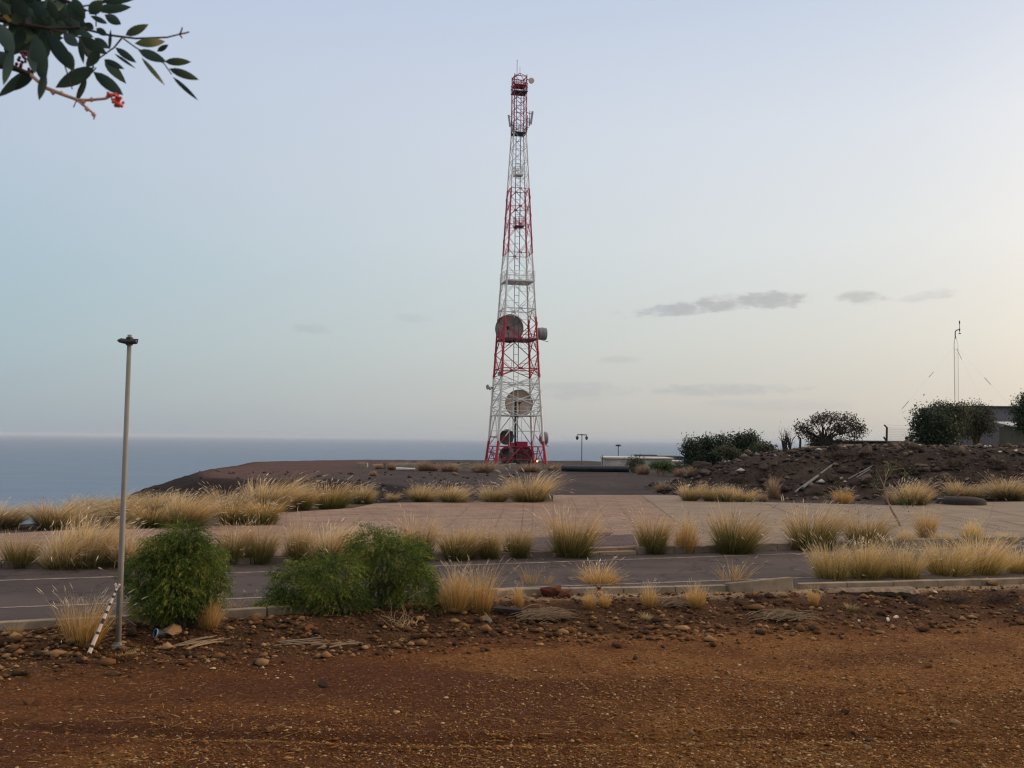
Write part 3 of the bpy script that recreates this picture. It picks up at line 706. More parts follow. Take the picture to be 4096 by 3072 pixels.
    def dish(c, ax, r, depth, skin, back, shroud=0.0, feed=True, to=None):
        mb = MB(); prof = []
        for q in range(9):
            t = q / 8; prof.append((-depth * (1 - t * t), max(r * t, .01)))
        bprof = [(a - .05, b + 0.0) for a, b in prof]
        mb.lathe(c, ax, prof, 32, 0); mb.lathe(c, ax, bprof, 32, 1)
        mb.lathe(c, ax, [(-.05, r), (-.05, r + .05), (.04, r + .05), (.04, r - .02), (0, r - .02)], 32, 1)
        if shroud: mb.lathe(c, ax, [(-.1, r + .02), (shroud, r + .02), (shroud, r - .03), (0, r - .03)], 32, 1)
        o = mb.build('dish_antenna', [skin, back], root, lc, smooth=True)
        a = Vector(tuple(map(float, ax))).normalized(); c = Vector(tuple(c))
        if feed:
            fb = MB(); tip = c + a * (r * .55)
            h = Vector((0, 0, 1)) if abs(a.z) < .9 else Vector((1, 0, 0)); x = a.cross(h).normalized(); y = a.cross(x)
            for q in range(3):
                t = math.pi / 2 + 2 * math.pi * q / 3; fb.tube([c + (x * math.cos(t) + y * math.sin(t)) * r * .9, tip], 0.035, n=4)
            fb.lathe(tip, -a, [(0, .02), (0, .16), (.3, .16), (.3, .02)], 10); fb.build('feed', DARK, o, lc)
        if to is not None:
            MB().tube([c - a * (depth + .02), Vector(tuple(to))], 0.07, n=5).build('mount', STEEL, o, lc)
        return o
    def drum(c, ax, r, ln, skin, to):
        """covered dish seen from the side: a shallow drum with a domed back"""
        mb = MB(); prof = [(-r * .38, .02), (-r * .36, r * .35), (-r * .25, r * .7), (-.02, r), (ln * .45, r), (ln * .45, r + .04), (ln * .55, r + .04), (ln * .55, r), (ln, r), (ln, r - .03), (ln - .06, r * .8), (ln - .02, .02)]
        mb.lathe(c, ax, prof, 28, 0); o = mb.build('dish_antenna', [skin], root, lc)
        a = Vector(tuple(map(float, ax))).normalized(); c = Vector(tuple(c))
        MB().tube([c - a * r * .36, Vector(tuple(to))], 0.08, n=5).build('mount', STEEL, o, lc)
        mb = MB(); mb.tube([c + a * ln * .5 - Vector((0, 0, r)), c + a * (ln + .3) - Vector((0, 0, r + .2))], .04, n=4); mb.build('brace', DARK, o, lc)
    d = dish(P(509.3, 328.6, .6), (-.22, -1, .02), 1.62, .42, DISH, STEEL, .12, True, corner(3, zt(328))); d['label'] = 'large open dish bolted across the upper red band'
    d = dish(P(519, 403.5, 1.0), (.05, -1, .02), 1.55, .42, DISHB, STEEL, .1, True, corner(2, zt(403))); d['label'] = 'large brownish dish inside the lower white band'
    drum(P(538.6, 333.7, -.3), (1, .25, 0), .70, .85, DRUM, corner(1, zt(333)))
    drum(P(542.0, 438.3, -.5), (1, .35, 0), .71, .50, DRUM, corner(1, zt(438)))
    d = dish(P(506.5, 437, 1.2), (-.4, -1, .25), 0.85, .25, RUSTD, DARK, .1, False, corner(3, zt(437)))
    d = dish(P(507, 455.5, -.4), (-.75, -.55, .35), 0.95, .3, RUSTD, STEEL, .45, False, corner(3, zt(452))); d['label'] = 'dark dish tilted up between the tower legs'
    d = dish(P(522.5, 454.5, .7), (.25, -1, .35), 1.15, .3, RUSTD, DARK, .1, True, corner(2, zt(452))); d['label'] = 'rusty dish low between the tower legs'
    c_ = P(531.4, 80.6, -.3); mb = MB().lathe(c_, (.1, -1, 0), [(-.25, .01), (-.2, .2), (-.1, .33), (.05, .34), (.07, .3), (.08, .01)], 20); d = mb.build('dish_antenna', CREAM, root, lc)
    MB().tube([c_ + Vector((0, .2, 0)), corner(1, zt(80.6))], .05, n=5).build('mount', STEEL, d, lc); d['label'] = 'small round cream dish at the tower top'
    for (u, v, ax, r) in [(487.6, 387, (-1, -.5, 0), .24), (490, 388.4, (-1, .2, 0), .16), (500.3, 373.8, (-.3, -1, 0), .25)]:
        dish(P(u, v, -.5 if u < 495 else -2.2), ax, r, .06, PANELM, PANELM, .08, False, corner(3 if u < 495 else 0, zt(v)))
    def panel(u0, v0, u1, v1, w, to):
        a = P(u0, v0); b = P(u1, v1); mb = MB(); d_ = (b - a); mid = (a + b) / 2
        ang = math.atan2(d_.x, d_.z); mb.box(mid, (w, .12, d_.length), 0, tilt=(0, ang)); o = mb.build('panel_antenna', PANELM, root, lc)
        mp = MB(); q = mid + Vector((.22 if u0 < 516 else -.22, .05, 0)); mp.tube([q - Vector((0, 0, .9)), q + Vector((0, 0, .85))], .04, n=5)
        for h in (-.55, .5):
            t = Vector(tuple(to)); mp.tube([q + Vector((0, 0, h)), Vector((t.x, t.y, q.z + h))], .04, n=4); mp.tube([q + Vector((0, 0, h)), mid + Vector((d_.x * h / 2, 0, h))], .035, n=4)
        mp.build('bracket', DARK, o, lc)
    panel(508.6, 115, 510.2, 126.6, .22, corner(3, zt(121))); panel(511, 126, 512.2, 132, .16, corner(3, zt(129)))
    panel(532.6, 111.4, 530.8, 124.3, .24, corner(1, zt(118))); panel(529.3, 119, 529.2, 126, .14, corner(1, zt(123)))
    z0, z1 = zt(446.3), zt(441.3); q = P(521.5, 443.8, .3); mb = MB().box((q.x, q.y, (z0 + z1) / 2), (1.25, .9, z1 - z0 - .05), ROT).box((q.x - 1.15, q.y - .15, (z0 + z1) / 2 - .05), (.7, .7, z1 - z0 - .2), ROT)
    mb.build('equipment_box', RED, root, lc, bevel=.03)
    mb = MB()
    for (u, v, w, h) in ((511.5, 459, .8, 1.1), (517.5, 459.5, .7, 1.0), (527.5, 458, .6, 1.3), (514, 450, .5, .7)):
        q = P(u, v, 1.4); mb.box(q, (w, .6, h), ROT)
    mb.build('cabinet', DARK, root, lc, bevel=.02)
    mb = MB(); g = random.Random(6)
    for _ in range(26):
        a = corner(g.randrange(4), g.uniform(.2, zt(447)), g.uniform(.2, 1)); b = corner(g.randrange(4), g.uniform(.2, zt(447)), g.uniform(.2, 1)); mb.tube([a, b], .035, n=4, mi=g.randrange(2))
    mb.build('support_frame', [RED, DARK], root, lc)
    # lit lamp; hut steelwork between the legs and the small lit lamp low on the right leg
    lamp = bpy.data.materials.new('lamp_glow'); N, L = nodes_of(lamp); b = N['Principled BSDF']; b.inputs['Base Color'].default_value = (1, .5, .15, 1)
    b.inputs['Emission Color'].default_value = (1, .42, .08, 1); b.inputs['Emission Strength'].default_value = 6
    q = P(537.3, 461.2, -2.4); mb = MB().lathe(q, (0, -1, 0), [(-.08, .02), (-.05, .085), (.05, .085), (.08, .02)], 12); o = mb.build('obstruction_lamp', lamp, root, lc)
    MB().tube([q + Vector((0, .08, 0)), q + Vector((-1.0, .3, 0))], .05, n=4).build('arm', RED, o, lc)
build_tower()

# ------------------------------------------------------------------ grass
def clump_mesh(name, n, lean, spread, droop, width, plume, m, seed, stiff=0.5, pm=None):
    g = np.random.default_rng(seed); K = 6
    az = g.uniform(0, 2 * np.pi, n); rad = np.sqrt(g.uniform(0, 1, n)); ln = g.uniform(0.62, 1.05, n) ** .8 * (1.05 - 0.22 * rad)
    rx = 0.24 * rad * np.cos(az); ry = 0.20 * rad * np.sin(az)
    tilt = spread * rad * g.uniform(0.4, 1.1, n) + g.normal(0, 0.07, n)
    bend = droop * g.uniform(0.3, 1.2, n)
    skirt = g.uniform(0, 1, n) < 0.22 * min(1.0, n / 500); ln = np.where(skirt, g.uniform(.3, .62, n), ln); tilt = np.where(skirt, g.uniform(.7, 1.25, n), tilt); bend = np.where(skirt, g.uniform(.5, 1.3, n), bend)
    saz = az + g.normal(0, 0.5, n); brk = g.uniform(0, 1, n) < .09; bend = np.where(brk, bend + 1.3, bend)
    sec = g.uniform(0, 6.28); lump = .78 + .3 * np.sin(az * 2 + sec) * rad + .12 * np.sin(az * 5 + 2 * sec); ln = ln * np.clip(lump, .5, 1.1)
    t = np.linspace(0, 1, K)
    th = tilt[:, None] + bend[:, None] * t[None] ** 1.6
    st = ln[:, None] / (K - 1)
    dx = np.sin(th) * np.cos(saz)[:, None] * st + lean * t[None] * st; dy = np.sin(th) * np.sin(saz)[:, None] * st; dz = np.cos(th) * st
    px = rx[:, None] + np.concatenate([np.zeros((n, 1)), np.cumsum(dx[:, :-1], 1)], 1)
    py = ry[:, None] + np.concatenate([np.zeros((n, 1)), np.cumsum(dy[:, :-1], 1)], 1)
    pz = np.concatenate([np.zeros((n, 1)), np.cumsum(dz[:, :-1], 1)], 1)
    pz = np.maximum(pz, 0.0)
    wa = g.uniform(0, np.pi, n); wv = np.stack([np.cos(wa), np.sin(wa) * 0.6, np.zeros(n)], 1)
    w = width * g.uniform(0.6, 1.3, n)[:, None] * (1 - 0.85 * t[None] ** 1.5)
    P = np.stack([px, py, pz], 2)
    A = P - wv[:, None] * w[..., None]; B = P + wv[:, None] * w[..., None]
    V = np.stack([A, B], 2).reshape(-1, 3)
    i = (np.arange(n)[:, None] * K + np.arange(K - 1)[None]).ravel() * 2
    Fq = np.stack([i, i + 1, i + 3, i + 2], 1)
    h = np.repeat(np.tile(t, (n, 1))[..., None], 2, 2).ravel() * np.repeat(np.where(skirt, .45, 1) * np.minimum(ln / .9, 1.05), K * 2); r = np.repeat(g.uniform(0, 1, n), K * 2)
    # seed plumes: slim spindles continuing the tallest blades
    top = g.choice(n, int(n * plume), replace=False, p=ln ** 3 / (ln ** 3).sum())
    PV, PF, PH, PR = [], [], [], []
    for j in top:
        d = P[j, -1] - P[j, -2]; d = d / (np.linalg.norm(d) + 1e-9); d = d + np.array([0.25 * np.sign(d[0] + lean), 0, -0.1]) ; d /= np.linalg.norm(d)
        L_ = g.uniform(.08, .16); rr = g.uniform(.006, .011); b0 = P[j, -1]; s = len(PV)
        ex = np.cross(d, [0, 1, 0.3]); ex /= np.linalg.norm(ex) + 1e-9; ey = np.cross(d, ex)
        for (f, q) in ((0, .3), (.35, 1), (1, .12)):
            for a in range(3):
                PV.append(b0 + d * L_ * f + (ex * math.cos(a * 2.094) + ey * math.sin(a * 2.094)) * rr * q); PH.append(1.0); PR.append(g.uniform(0, 1))
        for f in range(2):
            for a in range(3): PF.append((s + f * 3 + a, s + f * 3 + (a + 1) % 3, s + f * 3 + 3 + (a + 1) % 3, s + f * 3 + 3 + a))
    # normalise: height 1, width 1
    zt_ = np.percentile(V[:, 2], 99.6); x0, x1 = np.percentile(V[:, 0], [5, 95]); cx = (x0 + x1) / 2 if abs(lean) < .01 else (x0 + x1) / 2
    sc_ = np.array([1 / (x1 - x0), 1 / (x1 - x0), 1 / zt_])
    V = (V - [cx, 0, 0]) * sc_
    if PV: PV = (np.array(PV) - [cx, 0, 0]) * sc_
    root = bpy.data.objects.new('grass_clump', None); COL.objects.link(root); root.empty_display_size = 0.1
    fm = np.zeros(len(Fq), int)
    if len(PV):
        Fq = np.vstack([Fq, np.array(PF) + len(V)]); fm = np.concatenate([fm, np.ones(len(PF), int)]); V = np.vstack([V, PV]); h = np.concatenate([h, PH]); r = np.concatenate([r, PR])
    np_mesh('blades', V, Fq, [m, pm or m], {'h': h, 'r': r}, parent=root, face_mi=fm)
    return root
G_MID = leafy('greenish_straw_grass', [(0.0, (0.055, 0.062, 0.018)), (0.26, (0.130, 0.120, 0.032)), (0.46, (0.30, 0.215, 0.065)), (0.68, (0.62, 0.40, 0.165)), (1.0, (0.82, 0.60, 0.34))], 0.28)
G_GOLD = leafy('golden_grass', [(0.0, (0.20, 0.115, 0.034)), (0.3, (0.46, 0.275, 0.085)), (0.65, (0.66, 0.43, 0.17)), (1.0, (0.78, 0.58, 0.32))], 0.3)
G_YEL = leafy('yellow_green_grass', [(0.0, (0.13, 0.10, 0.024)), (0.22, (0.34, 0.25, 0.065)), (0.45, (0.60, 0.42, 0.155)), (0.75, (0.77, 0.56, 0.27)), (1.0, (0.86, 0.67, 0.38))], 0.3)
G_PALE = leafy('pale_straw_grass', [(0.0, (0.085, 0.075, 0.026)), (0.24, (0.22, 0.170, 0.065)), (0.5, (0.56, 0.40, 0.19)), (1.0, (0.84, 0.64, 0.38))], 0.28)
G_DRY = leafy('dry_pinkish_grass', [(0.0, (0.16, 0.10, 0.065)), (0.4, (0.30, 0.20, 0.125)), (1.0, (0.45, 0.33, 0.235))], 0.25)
PLUME = leafy('seed_plume', [(0.0, (0.5, 0.4, 0.28)), (1.0, (0.66, 0.56, 0.44))], 0.3)
PR = {
    'mid': [clump_mesh('m1', 1700, .35, .75, 1.0, .0042, .03, G_MID, 1, pm=PLUME), clump_mesh('m2', 1700, .22, .85, .85, .0042, .03, G_MID, 2, pm=PLUME), clump_mesh('m3', 1600, .5, .65, 1.1, .0042, .03, G_MID, 3, pm=PLUME), clump_mesh('m4', 1300, .3, .6, .7, .0042, .05, G_MID, 31, pm=PLUME), clump_mesh('m5', 1500, .15, .7, 1.2, .0042, .04, G_MID, 32, pm=PLUME)],
    'gold': [clump_mesh('g1', 800, .05, .62, .75, .0045, .06, G_GOLD, 4, pm=PLUME), clump_mesh('g3', 600, .12, .5, .55, .0045, .08, G_GOLD, 35, pm=PLUME), clump_mesh('g2', 750, .2, .6, .8, .0045, .06, G_GOLD, 5, pm=PLUME)],
    'yel': [clump_mesh('y1', 1200, .12, .55, .6, .0042, .05, G_YEL, 6, pm=PLUME), clump_mesh('y2', 1200, .2, .6, .6, .0042, .05, G_YEL, 7, pm=PLUME), clump_mesh('y3', 1000, .05, .45, .5, .0042, .08, G_YEL, 33, pm=PLUME)],
    'pale': [clump_mesh('p1', 1400, .4, .7, .9, .005, .04, G_PALE, 8, pm=PLUME), clump_mesh('p2', 1400, .25, .75, .9, .005, .04, G_PALE, 9, pm=PLUME), clump_mesh('p3', 1100, .35, .6, .6, .005, .06, G_PALE, 34, pm=PLUME)],
    'sparse': [clump_mesh('s1', 110, .0, .6, .5, .005, .12, G_GOLD, 10, pm=PLUME), clump_mesh('s2', 120, .15, .6, .6, .005, .1, G_GOLD, 11, pm=PLUME)],
    'dry': [clump_mesh('d1', 700, .05, .9, .8, .010, .0, G_DRY, 12), clump_mesh('d2', 700, .1, .95, .9, .010, .0, G_DRY, 13)],
    'tuft': [clump_mesh('t1', 170, .1, .8, .8, .008, .0, G_GOLD, 14), clump_mesh('t2', 150, .1, .8, .9, .008, .0, G_PALE, 15)],
    'wind': [clump_mesh('w1', 1700, .75, .6, 1.0, .0048, .025, G_PALE, 16, pm=PLUME), clump_mesh('w2', 1700, .65, .65, 1.1, .0048, .025, G_PALE, 17, pm=PLUME)],
}
ORD = 'first second third fourth fifth sixth seventh eighth ninth tenth eleventh twelfth thirteenth fourteenth fifteenth sixteenth seventeenth eighteenth nineteenth twentieth twenty-first twenty-second twenty-third twenty-fourth'.split()
used = set()
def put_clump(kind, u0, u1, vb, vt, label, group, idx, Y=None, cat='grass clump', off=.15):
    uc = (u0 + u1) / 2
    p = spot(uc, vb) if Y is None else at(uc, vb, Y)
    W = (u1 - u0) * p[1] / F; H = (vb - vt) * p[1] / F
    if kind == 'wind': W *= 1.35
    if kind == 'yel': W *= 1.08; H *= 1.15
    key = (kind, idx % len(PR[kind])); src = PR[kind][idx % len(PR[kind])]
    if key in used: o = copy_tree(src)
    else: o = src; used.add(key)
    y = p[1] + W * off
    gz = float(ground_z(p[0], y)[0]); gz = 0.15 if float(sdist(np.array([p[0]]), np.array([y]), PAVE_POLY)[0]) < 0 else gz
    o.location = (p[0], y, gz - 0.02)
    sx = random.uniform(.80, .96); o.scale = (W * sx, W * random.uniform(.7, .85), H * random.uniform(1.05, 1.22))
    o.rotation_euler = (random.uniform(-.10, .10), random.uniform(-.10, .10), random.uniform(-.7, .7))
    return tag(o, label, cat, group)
def row(rows, phrase, group, off):
    rows = sorted(rows, key=lambda q: q[1] + q[2]); n = len(rows)
    for i, (kind, u0, u1, vb, vt, extra) in enumerate(rows):
        where = ('leftmost' if i == 0 else 'rightmost' if i == n - 1 else ORD[i] + ' from left')
        put_clump(kind, u0, u1, vb, vt, f'{extra} {phrase}, {where}', group, i, off=.15 if off is None else off)
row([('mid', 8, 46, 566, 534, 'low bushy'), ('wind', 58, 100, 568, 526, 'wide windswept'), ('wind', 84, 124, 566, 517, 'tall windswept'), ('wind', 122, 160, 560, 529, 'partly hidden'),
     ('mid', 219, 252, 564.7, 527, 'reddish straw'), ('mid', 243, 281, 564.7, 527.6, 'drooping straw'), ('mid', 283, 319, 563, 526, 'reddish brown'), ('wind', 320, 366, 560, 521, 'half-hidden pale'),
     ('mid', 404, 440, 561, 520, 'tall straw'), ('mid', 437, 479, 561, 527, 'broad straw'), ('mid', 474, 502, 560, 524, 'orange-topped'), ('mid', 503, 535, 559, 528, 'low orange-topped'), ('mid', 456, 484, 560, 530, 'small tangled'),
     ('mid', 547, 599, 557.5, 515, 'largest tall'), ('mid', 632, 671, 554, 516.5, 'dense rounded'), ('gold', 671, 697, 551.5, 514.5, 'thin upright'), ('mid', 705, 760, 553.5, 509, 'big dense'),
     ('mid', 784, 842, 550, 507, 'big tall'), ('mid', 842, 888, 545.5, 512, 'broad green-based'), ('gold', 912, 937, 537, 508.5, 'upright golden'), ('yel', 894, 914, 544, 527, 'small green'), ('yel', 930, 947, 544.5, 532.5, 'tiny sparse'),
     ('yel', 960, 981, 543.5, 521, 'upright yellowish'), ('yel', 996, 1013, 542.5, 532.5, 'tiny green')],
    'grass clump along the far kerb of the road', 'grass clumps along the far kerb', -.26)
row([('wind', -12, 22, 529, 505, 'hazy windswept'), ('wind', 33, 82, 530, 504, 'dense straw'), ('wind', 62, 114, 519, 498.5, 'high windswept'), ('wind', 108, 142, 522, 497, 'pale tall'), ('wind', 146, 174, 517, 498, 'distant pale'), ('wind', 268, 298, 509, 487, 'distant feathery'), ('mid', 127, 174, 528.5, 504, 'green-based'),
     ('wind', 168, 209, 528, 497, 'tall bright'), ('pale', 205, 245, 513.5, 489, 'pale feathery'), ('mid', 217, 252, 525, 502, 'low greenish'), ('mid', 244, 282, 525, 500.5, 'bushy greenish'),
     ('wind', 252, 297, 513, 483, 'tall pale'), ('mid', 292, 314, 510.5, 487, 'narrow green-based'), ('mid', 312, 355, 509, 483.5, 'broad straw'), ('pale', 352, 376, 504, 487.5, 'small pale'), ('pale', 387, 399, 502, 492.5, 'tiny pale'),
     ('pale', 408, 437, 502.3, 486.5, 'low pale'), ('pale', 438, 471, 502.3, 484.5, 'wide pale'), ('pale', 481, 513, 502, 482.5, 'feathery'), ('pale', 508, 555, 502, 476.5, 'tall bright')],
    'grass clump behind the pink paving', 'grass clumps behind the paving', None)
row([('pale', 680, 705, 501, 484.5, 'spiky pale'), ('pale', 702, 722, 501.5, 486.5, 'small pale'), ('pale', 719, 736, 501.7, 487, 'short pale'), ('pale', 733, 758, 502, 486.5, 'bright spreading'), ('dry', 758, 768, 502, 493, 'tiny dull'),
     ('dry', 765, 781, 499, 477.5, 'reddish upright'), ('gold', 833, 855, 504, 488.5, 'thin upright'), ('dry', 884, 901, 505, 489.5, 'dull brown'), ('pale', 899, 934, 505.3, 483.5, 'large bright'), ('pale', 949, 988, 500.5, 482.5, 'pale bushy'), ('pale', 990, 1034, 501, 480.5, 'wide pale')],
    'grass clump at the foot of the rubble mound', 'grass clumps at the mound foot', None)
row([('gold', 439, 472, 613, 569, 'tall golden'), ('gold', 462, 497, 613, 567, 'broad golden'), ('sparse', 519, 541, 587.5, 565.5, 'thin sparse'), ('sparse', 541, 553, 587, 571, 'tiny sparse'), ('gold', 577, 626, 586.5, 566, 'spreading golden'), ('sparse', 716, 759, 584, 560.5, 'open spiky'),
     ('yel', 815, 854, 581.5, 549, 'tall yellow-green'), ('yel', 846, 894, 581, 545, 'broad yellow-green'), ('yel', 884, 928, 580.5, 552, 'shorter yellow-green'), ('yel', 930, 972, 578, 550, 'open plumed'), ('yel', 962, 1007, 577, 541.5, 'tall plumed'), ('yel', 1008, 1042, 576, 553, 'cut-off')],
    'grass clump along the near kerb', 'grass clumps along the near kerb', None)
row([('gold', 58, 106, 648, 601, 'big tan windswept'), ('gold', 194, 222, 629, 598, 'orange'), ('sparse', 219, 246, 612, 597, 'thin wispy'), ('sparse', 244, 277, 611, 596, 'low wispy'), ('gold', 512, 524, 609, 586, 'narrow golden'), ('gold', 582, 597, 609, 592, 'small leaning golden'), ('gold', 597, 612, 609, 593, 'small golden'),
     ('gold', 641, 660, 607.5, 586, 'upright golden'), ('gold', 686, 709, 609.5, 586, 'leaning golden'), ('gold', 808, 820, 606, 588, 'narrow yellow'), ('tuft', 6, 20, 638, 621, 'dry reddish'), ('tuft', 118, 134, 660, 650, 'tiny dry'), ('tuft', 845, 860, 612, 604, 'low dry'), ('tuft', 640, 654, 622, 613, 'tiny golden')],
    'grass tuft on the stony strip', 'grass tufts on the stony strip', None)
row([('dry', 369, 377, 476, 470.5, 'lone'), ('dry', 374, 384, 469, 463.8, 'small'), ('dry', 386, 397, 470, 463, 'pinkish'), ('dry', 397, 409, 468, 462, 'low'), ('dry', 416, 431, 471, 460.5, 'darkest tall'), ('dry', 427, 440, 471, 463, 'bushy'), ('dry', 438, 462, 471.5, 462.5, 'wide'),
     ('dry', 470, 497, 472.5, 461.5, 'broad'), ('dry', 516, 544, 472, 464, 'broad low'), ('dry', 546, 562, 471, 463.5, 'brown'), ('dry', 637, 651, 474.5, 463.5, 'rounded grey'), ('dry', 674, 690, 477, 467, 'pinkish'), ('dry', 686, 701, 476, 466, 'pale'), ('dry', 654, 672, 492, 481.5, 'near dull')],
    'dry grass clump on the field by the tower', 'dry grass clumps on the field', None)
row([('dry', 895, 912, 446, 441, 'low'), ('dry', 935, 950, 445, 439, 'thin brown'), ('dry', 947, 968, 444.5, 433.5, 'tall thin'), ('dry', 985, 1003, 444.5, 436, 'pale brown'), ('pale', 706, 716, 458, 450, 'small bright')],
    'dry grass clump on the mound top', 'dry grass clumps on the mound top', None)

# ------------------------------------------------------------------ stones
def stone_mesh(seed, sub=2):
    import bmesh
    bm = bmesh.new(); bmesh.ops.create_icosphere(bm, subdivisions=sub, radius=1.0); g = random.Random(seed)
    pl = [(Vector((g.gauss(0, 1), g.gauss(0, 1), g.gauss(0, 1))).normalized(), g.uniform(.36, .74)) for _ in range(8)]
    for v in bm.verts:
        d = v.co.normalized(); r = 1.0
        for n, k in pl:
            q = d.dot(n)
            if q > 0.05: r = min(r, k / q)
        v.co = d * (r * (1 + g.uniform(-.05, .05))); v.co.x *= 1.2; v.co.z *= .8; v.co *= 1.1
    me = bpy.data.meshes.new('stone'); bm.to_mesh(me); bm.free(); return me
def rand_mat(name, cols, scale=5):
    m = mat(name, (1, 1, 1), (.62, .6, .58), scale=scale, rough=0.92, bump=0.5, bscale=16, spec=.15)
    N, L = m.node_tree.nodes, m.node_tree.links; b = N['Principled BSDF']; src = b.inputs['Base Color'].links[0].from_socket
    oi = N.new('ShaderNodeObjectInfo'); rp = N.new('ShaderNodeValToRGB'); cr = rp.color_ramp; cr.interpolation = 'CONSTANT'
    while len(cr.elements) < len(cols): cr.elements.new(.5)
    for i, c in enumerate(cols): cr.elements[i].position = i / len(cols); cr.elements[i].color = (*c, 1)
    L.new(oi.outputs['Random'], rp.inputs['Fac']); mx = N.new('ShaderNodeMix'); mx.data_type = 'RGBA'; mx.blend_type = 'MULTIPLY'; mx.inputs['Factor'].default_value = 1
    ii = [q for q in mx.inputs if q.type == 'RGBA']; L.new(rp.outputs[0], ii[0]); L.new(src, ii[1]); L.new([q for q in mx.outputs if q.type == 'RGBA'][0], b.inputs['Base Color']); return m
STONE = rand_mat('field_stone', [(.125, .060, .026), (.085, .040, .018), (.165, .083, .035), (.29, .175, .088), (.10, .046, .021), (.17, .072, .027), (.065, .039, .026), (.12, .060, .028)])
DSTONE = rand_mat('dark_rubble_stone', [(.068, .048, .036), (.10, .074, .054), (.045, .033, .027), (.20, .15, .105), (.075, .053, .040), (.13, .096, .068)])
PALE = mat('pale_stone', (.62, .56, .47), (.45, .40, .33), scale=4, rough=.9, bump=.3)
SM = [stone_mesh(i) for i in range(8)]
for me in SM: me.materials.append(STONE)
SMD = [me.copy() for me in SM]
for me in SMD: me.materials.clear(); me.materials.append(DSTONE)
SMP = [me.copy() for me in SM[:4]]
for me in SMP: me.materials.clear(); me.materials.append(PALE)
def stone(me, x, y, r, label, group, name='stone', cat='stone', z=None, sink=.42, flat=1.0):
    o = bpy.data.objects.new(name, me); COL.objects.link(o)
    z = float(ground_z(x, y)[0]) if z is None else z
    o.location = (x, y, z + r * (.7 - sink) * flat); o.scale = (r * random.uniform(.85, 1.3), r * random.uniform(.8, 1.1), r * random.uniform(.75, 1.05) * flat)
    o.rotation_euler = (random.uniform(-.3, .3), random.uniform(-.3, .3), random.uniform(0, 6.28)); return tag(o, label, cat, group)
# stones of the rubble strip between kerb and bare earth
for i in range(215):
    uu = random.uniform(-20, 1040)
    while True:
        uu = random.choice([random.uniform(-10, 1034), random.uniform(130, 300), random.uniform(300, 600), random.uniform(-10, 160)])
        x = (uu - 512) / F * 15.5; kk = 2.3 + 1.1 * min(1, max(0, (x + 5.5) / 5)); k = random.triangular(0.75, kk, .5 * kk + .2); y = float(kerb_y(np.array(x))) - k; break
    r = min(.085, .018 + random.expovariate(1 / .018))
    stone(random.choice(SM), x, y, r, 'rough brown stone lying in the rubble strip below the near kerb', 'stones of the rubble strip')
for (u, v, r, lab, me) in [(172.5, 634, .17, 'largest block-shaped brown stone at the foot of the rounded green bush', SM[0]), (190, 641, .10, 'squarish brown stone right of the biggest block by the rounded bush', SM[1]),
                            (123, 652.5, .085, 'pale tan stone just right of the lamp post foot', SM[2]), (188.5, 656, .065, 'orange rounded stone lying alone on the edge of the red earth', SM[3]),
                            (478, 622, .10, 'smooth tan boulder below the golden grass clumps', SM[4]), (488, 622, .09, 'dark grey boulder beside the smooth tan one', SMD[4]),
                            (400, 646, .075, 'rounded tan stone standing out on the earth below the wide bush', SM[5]), (769, 613.5, .17, 'big angular brown rock right of the straw heap', SM[6]),
                            (730, 614, .14, 'large round brown rock half sunk beside the angular one', SM[7]), (985, 747, .075, 'large grey-brown stone lying flat on the near red earth', SM[1]), (845, 715, .07, 'flat orange stone on the near red earth, right of centre', SM[2]),
                            (954, 724, .065, 'orange flat stone on the near red earth at the right side', SM[3]), (951, 752, .05, 'upright reddish stone near the bottom right of the red earth', SM[5]), (855, 736, .06, 'flat tan stone near the bottom of the red earth', SM[6]),
                            (663, 648, .05, 'small dark stone standing up from the middle of the earth', SMD[2]), (667, 681, .05, 'tan lump in the middle of the red earth', SM[0])]:
    p = spot(u, v); stone(me, p[0], p[1], r * .85, lab, 'stones standing out on the earth')
for (u, v, r, lab) in [(896, 618, .085, 'brightest white stone on the stony strip at the right'), (888, 620, .07, 'cream white stone left of the brightest white one'), (859, 622, .05, 'small white chip near the two white stones'), (935, 593, .07, 'pale pinkish rock in the dry scrub by the near kerb')]:
    p = spot(u, v); stone(random.choice(SMP), p[0], p[1], r * .75, lab, 'white stones', flat=.7)
for i in range(60):
    u = random.uniform(0, 1024); v = random.uniform(640, 765); p = spot(u, v)
    stone(random.choice(SM), p[0], p[1], .012 + random.expovariate(1 / .014), 'small loose stone scattered on the bare red earth', 'small stones on the red earth')
# broken rocks on the dark mound
for i in range(105):
    u = random.uniform(680, 1030); v = random.uniform(449, 498); p = spot(u, v)
    if p[1] < 49.5: continue
    stone(random.choice(SMD), p[0], p[1], random.uniform(.08, .22) + (random.random() < .25) * random.uniform(.1, .35), 'dark broken rock on the slope of the rubble mound', 'rocks on the rubble mound', 'rock', 'rock')
for i, (u, v, r) in enumerate([(919.5, 446, .12), (985, 447, .13), (990.5, 447, .1), (1000, 452.5, .1), (1016, 452, .15), (1025, 455, .12), (818, 493, .16), (689, 487, .16)]):
    p = spot(u, v); lab = ['lone white lump on the mound top by the dark trees', 'upright white lump, first of a pair on the mound top', 'smaller white lump beside the upright one on the mound top', 'tan lump on the mound top below the paired white ones', 'bright white lump on the mound at the right', 'white lump at the far right of the mound', 'pale white lump at the mound foot near the long poles', 'white lump at the left tip of the mound'][i]
    stone(SMP[i % 4], p[0], p[1], r, lab, 'white lumps on the mound', 'rock', 'rock')

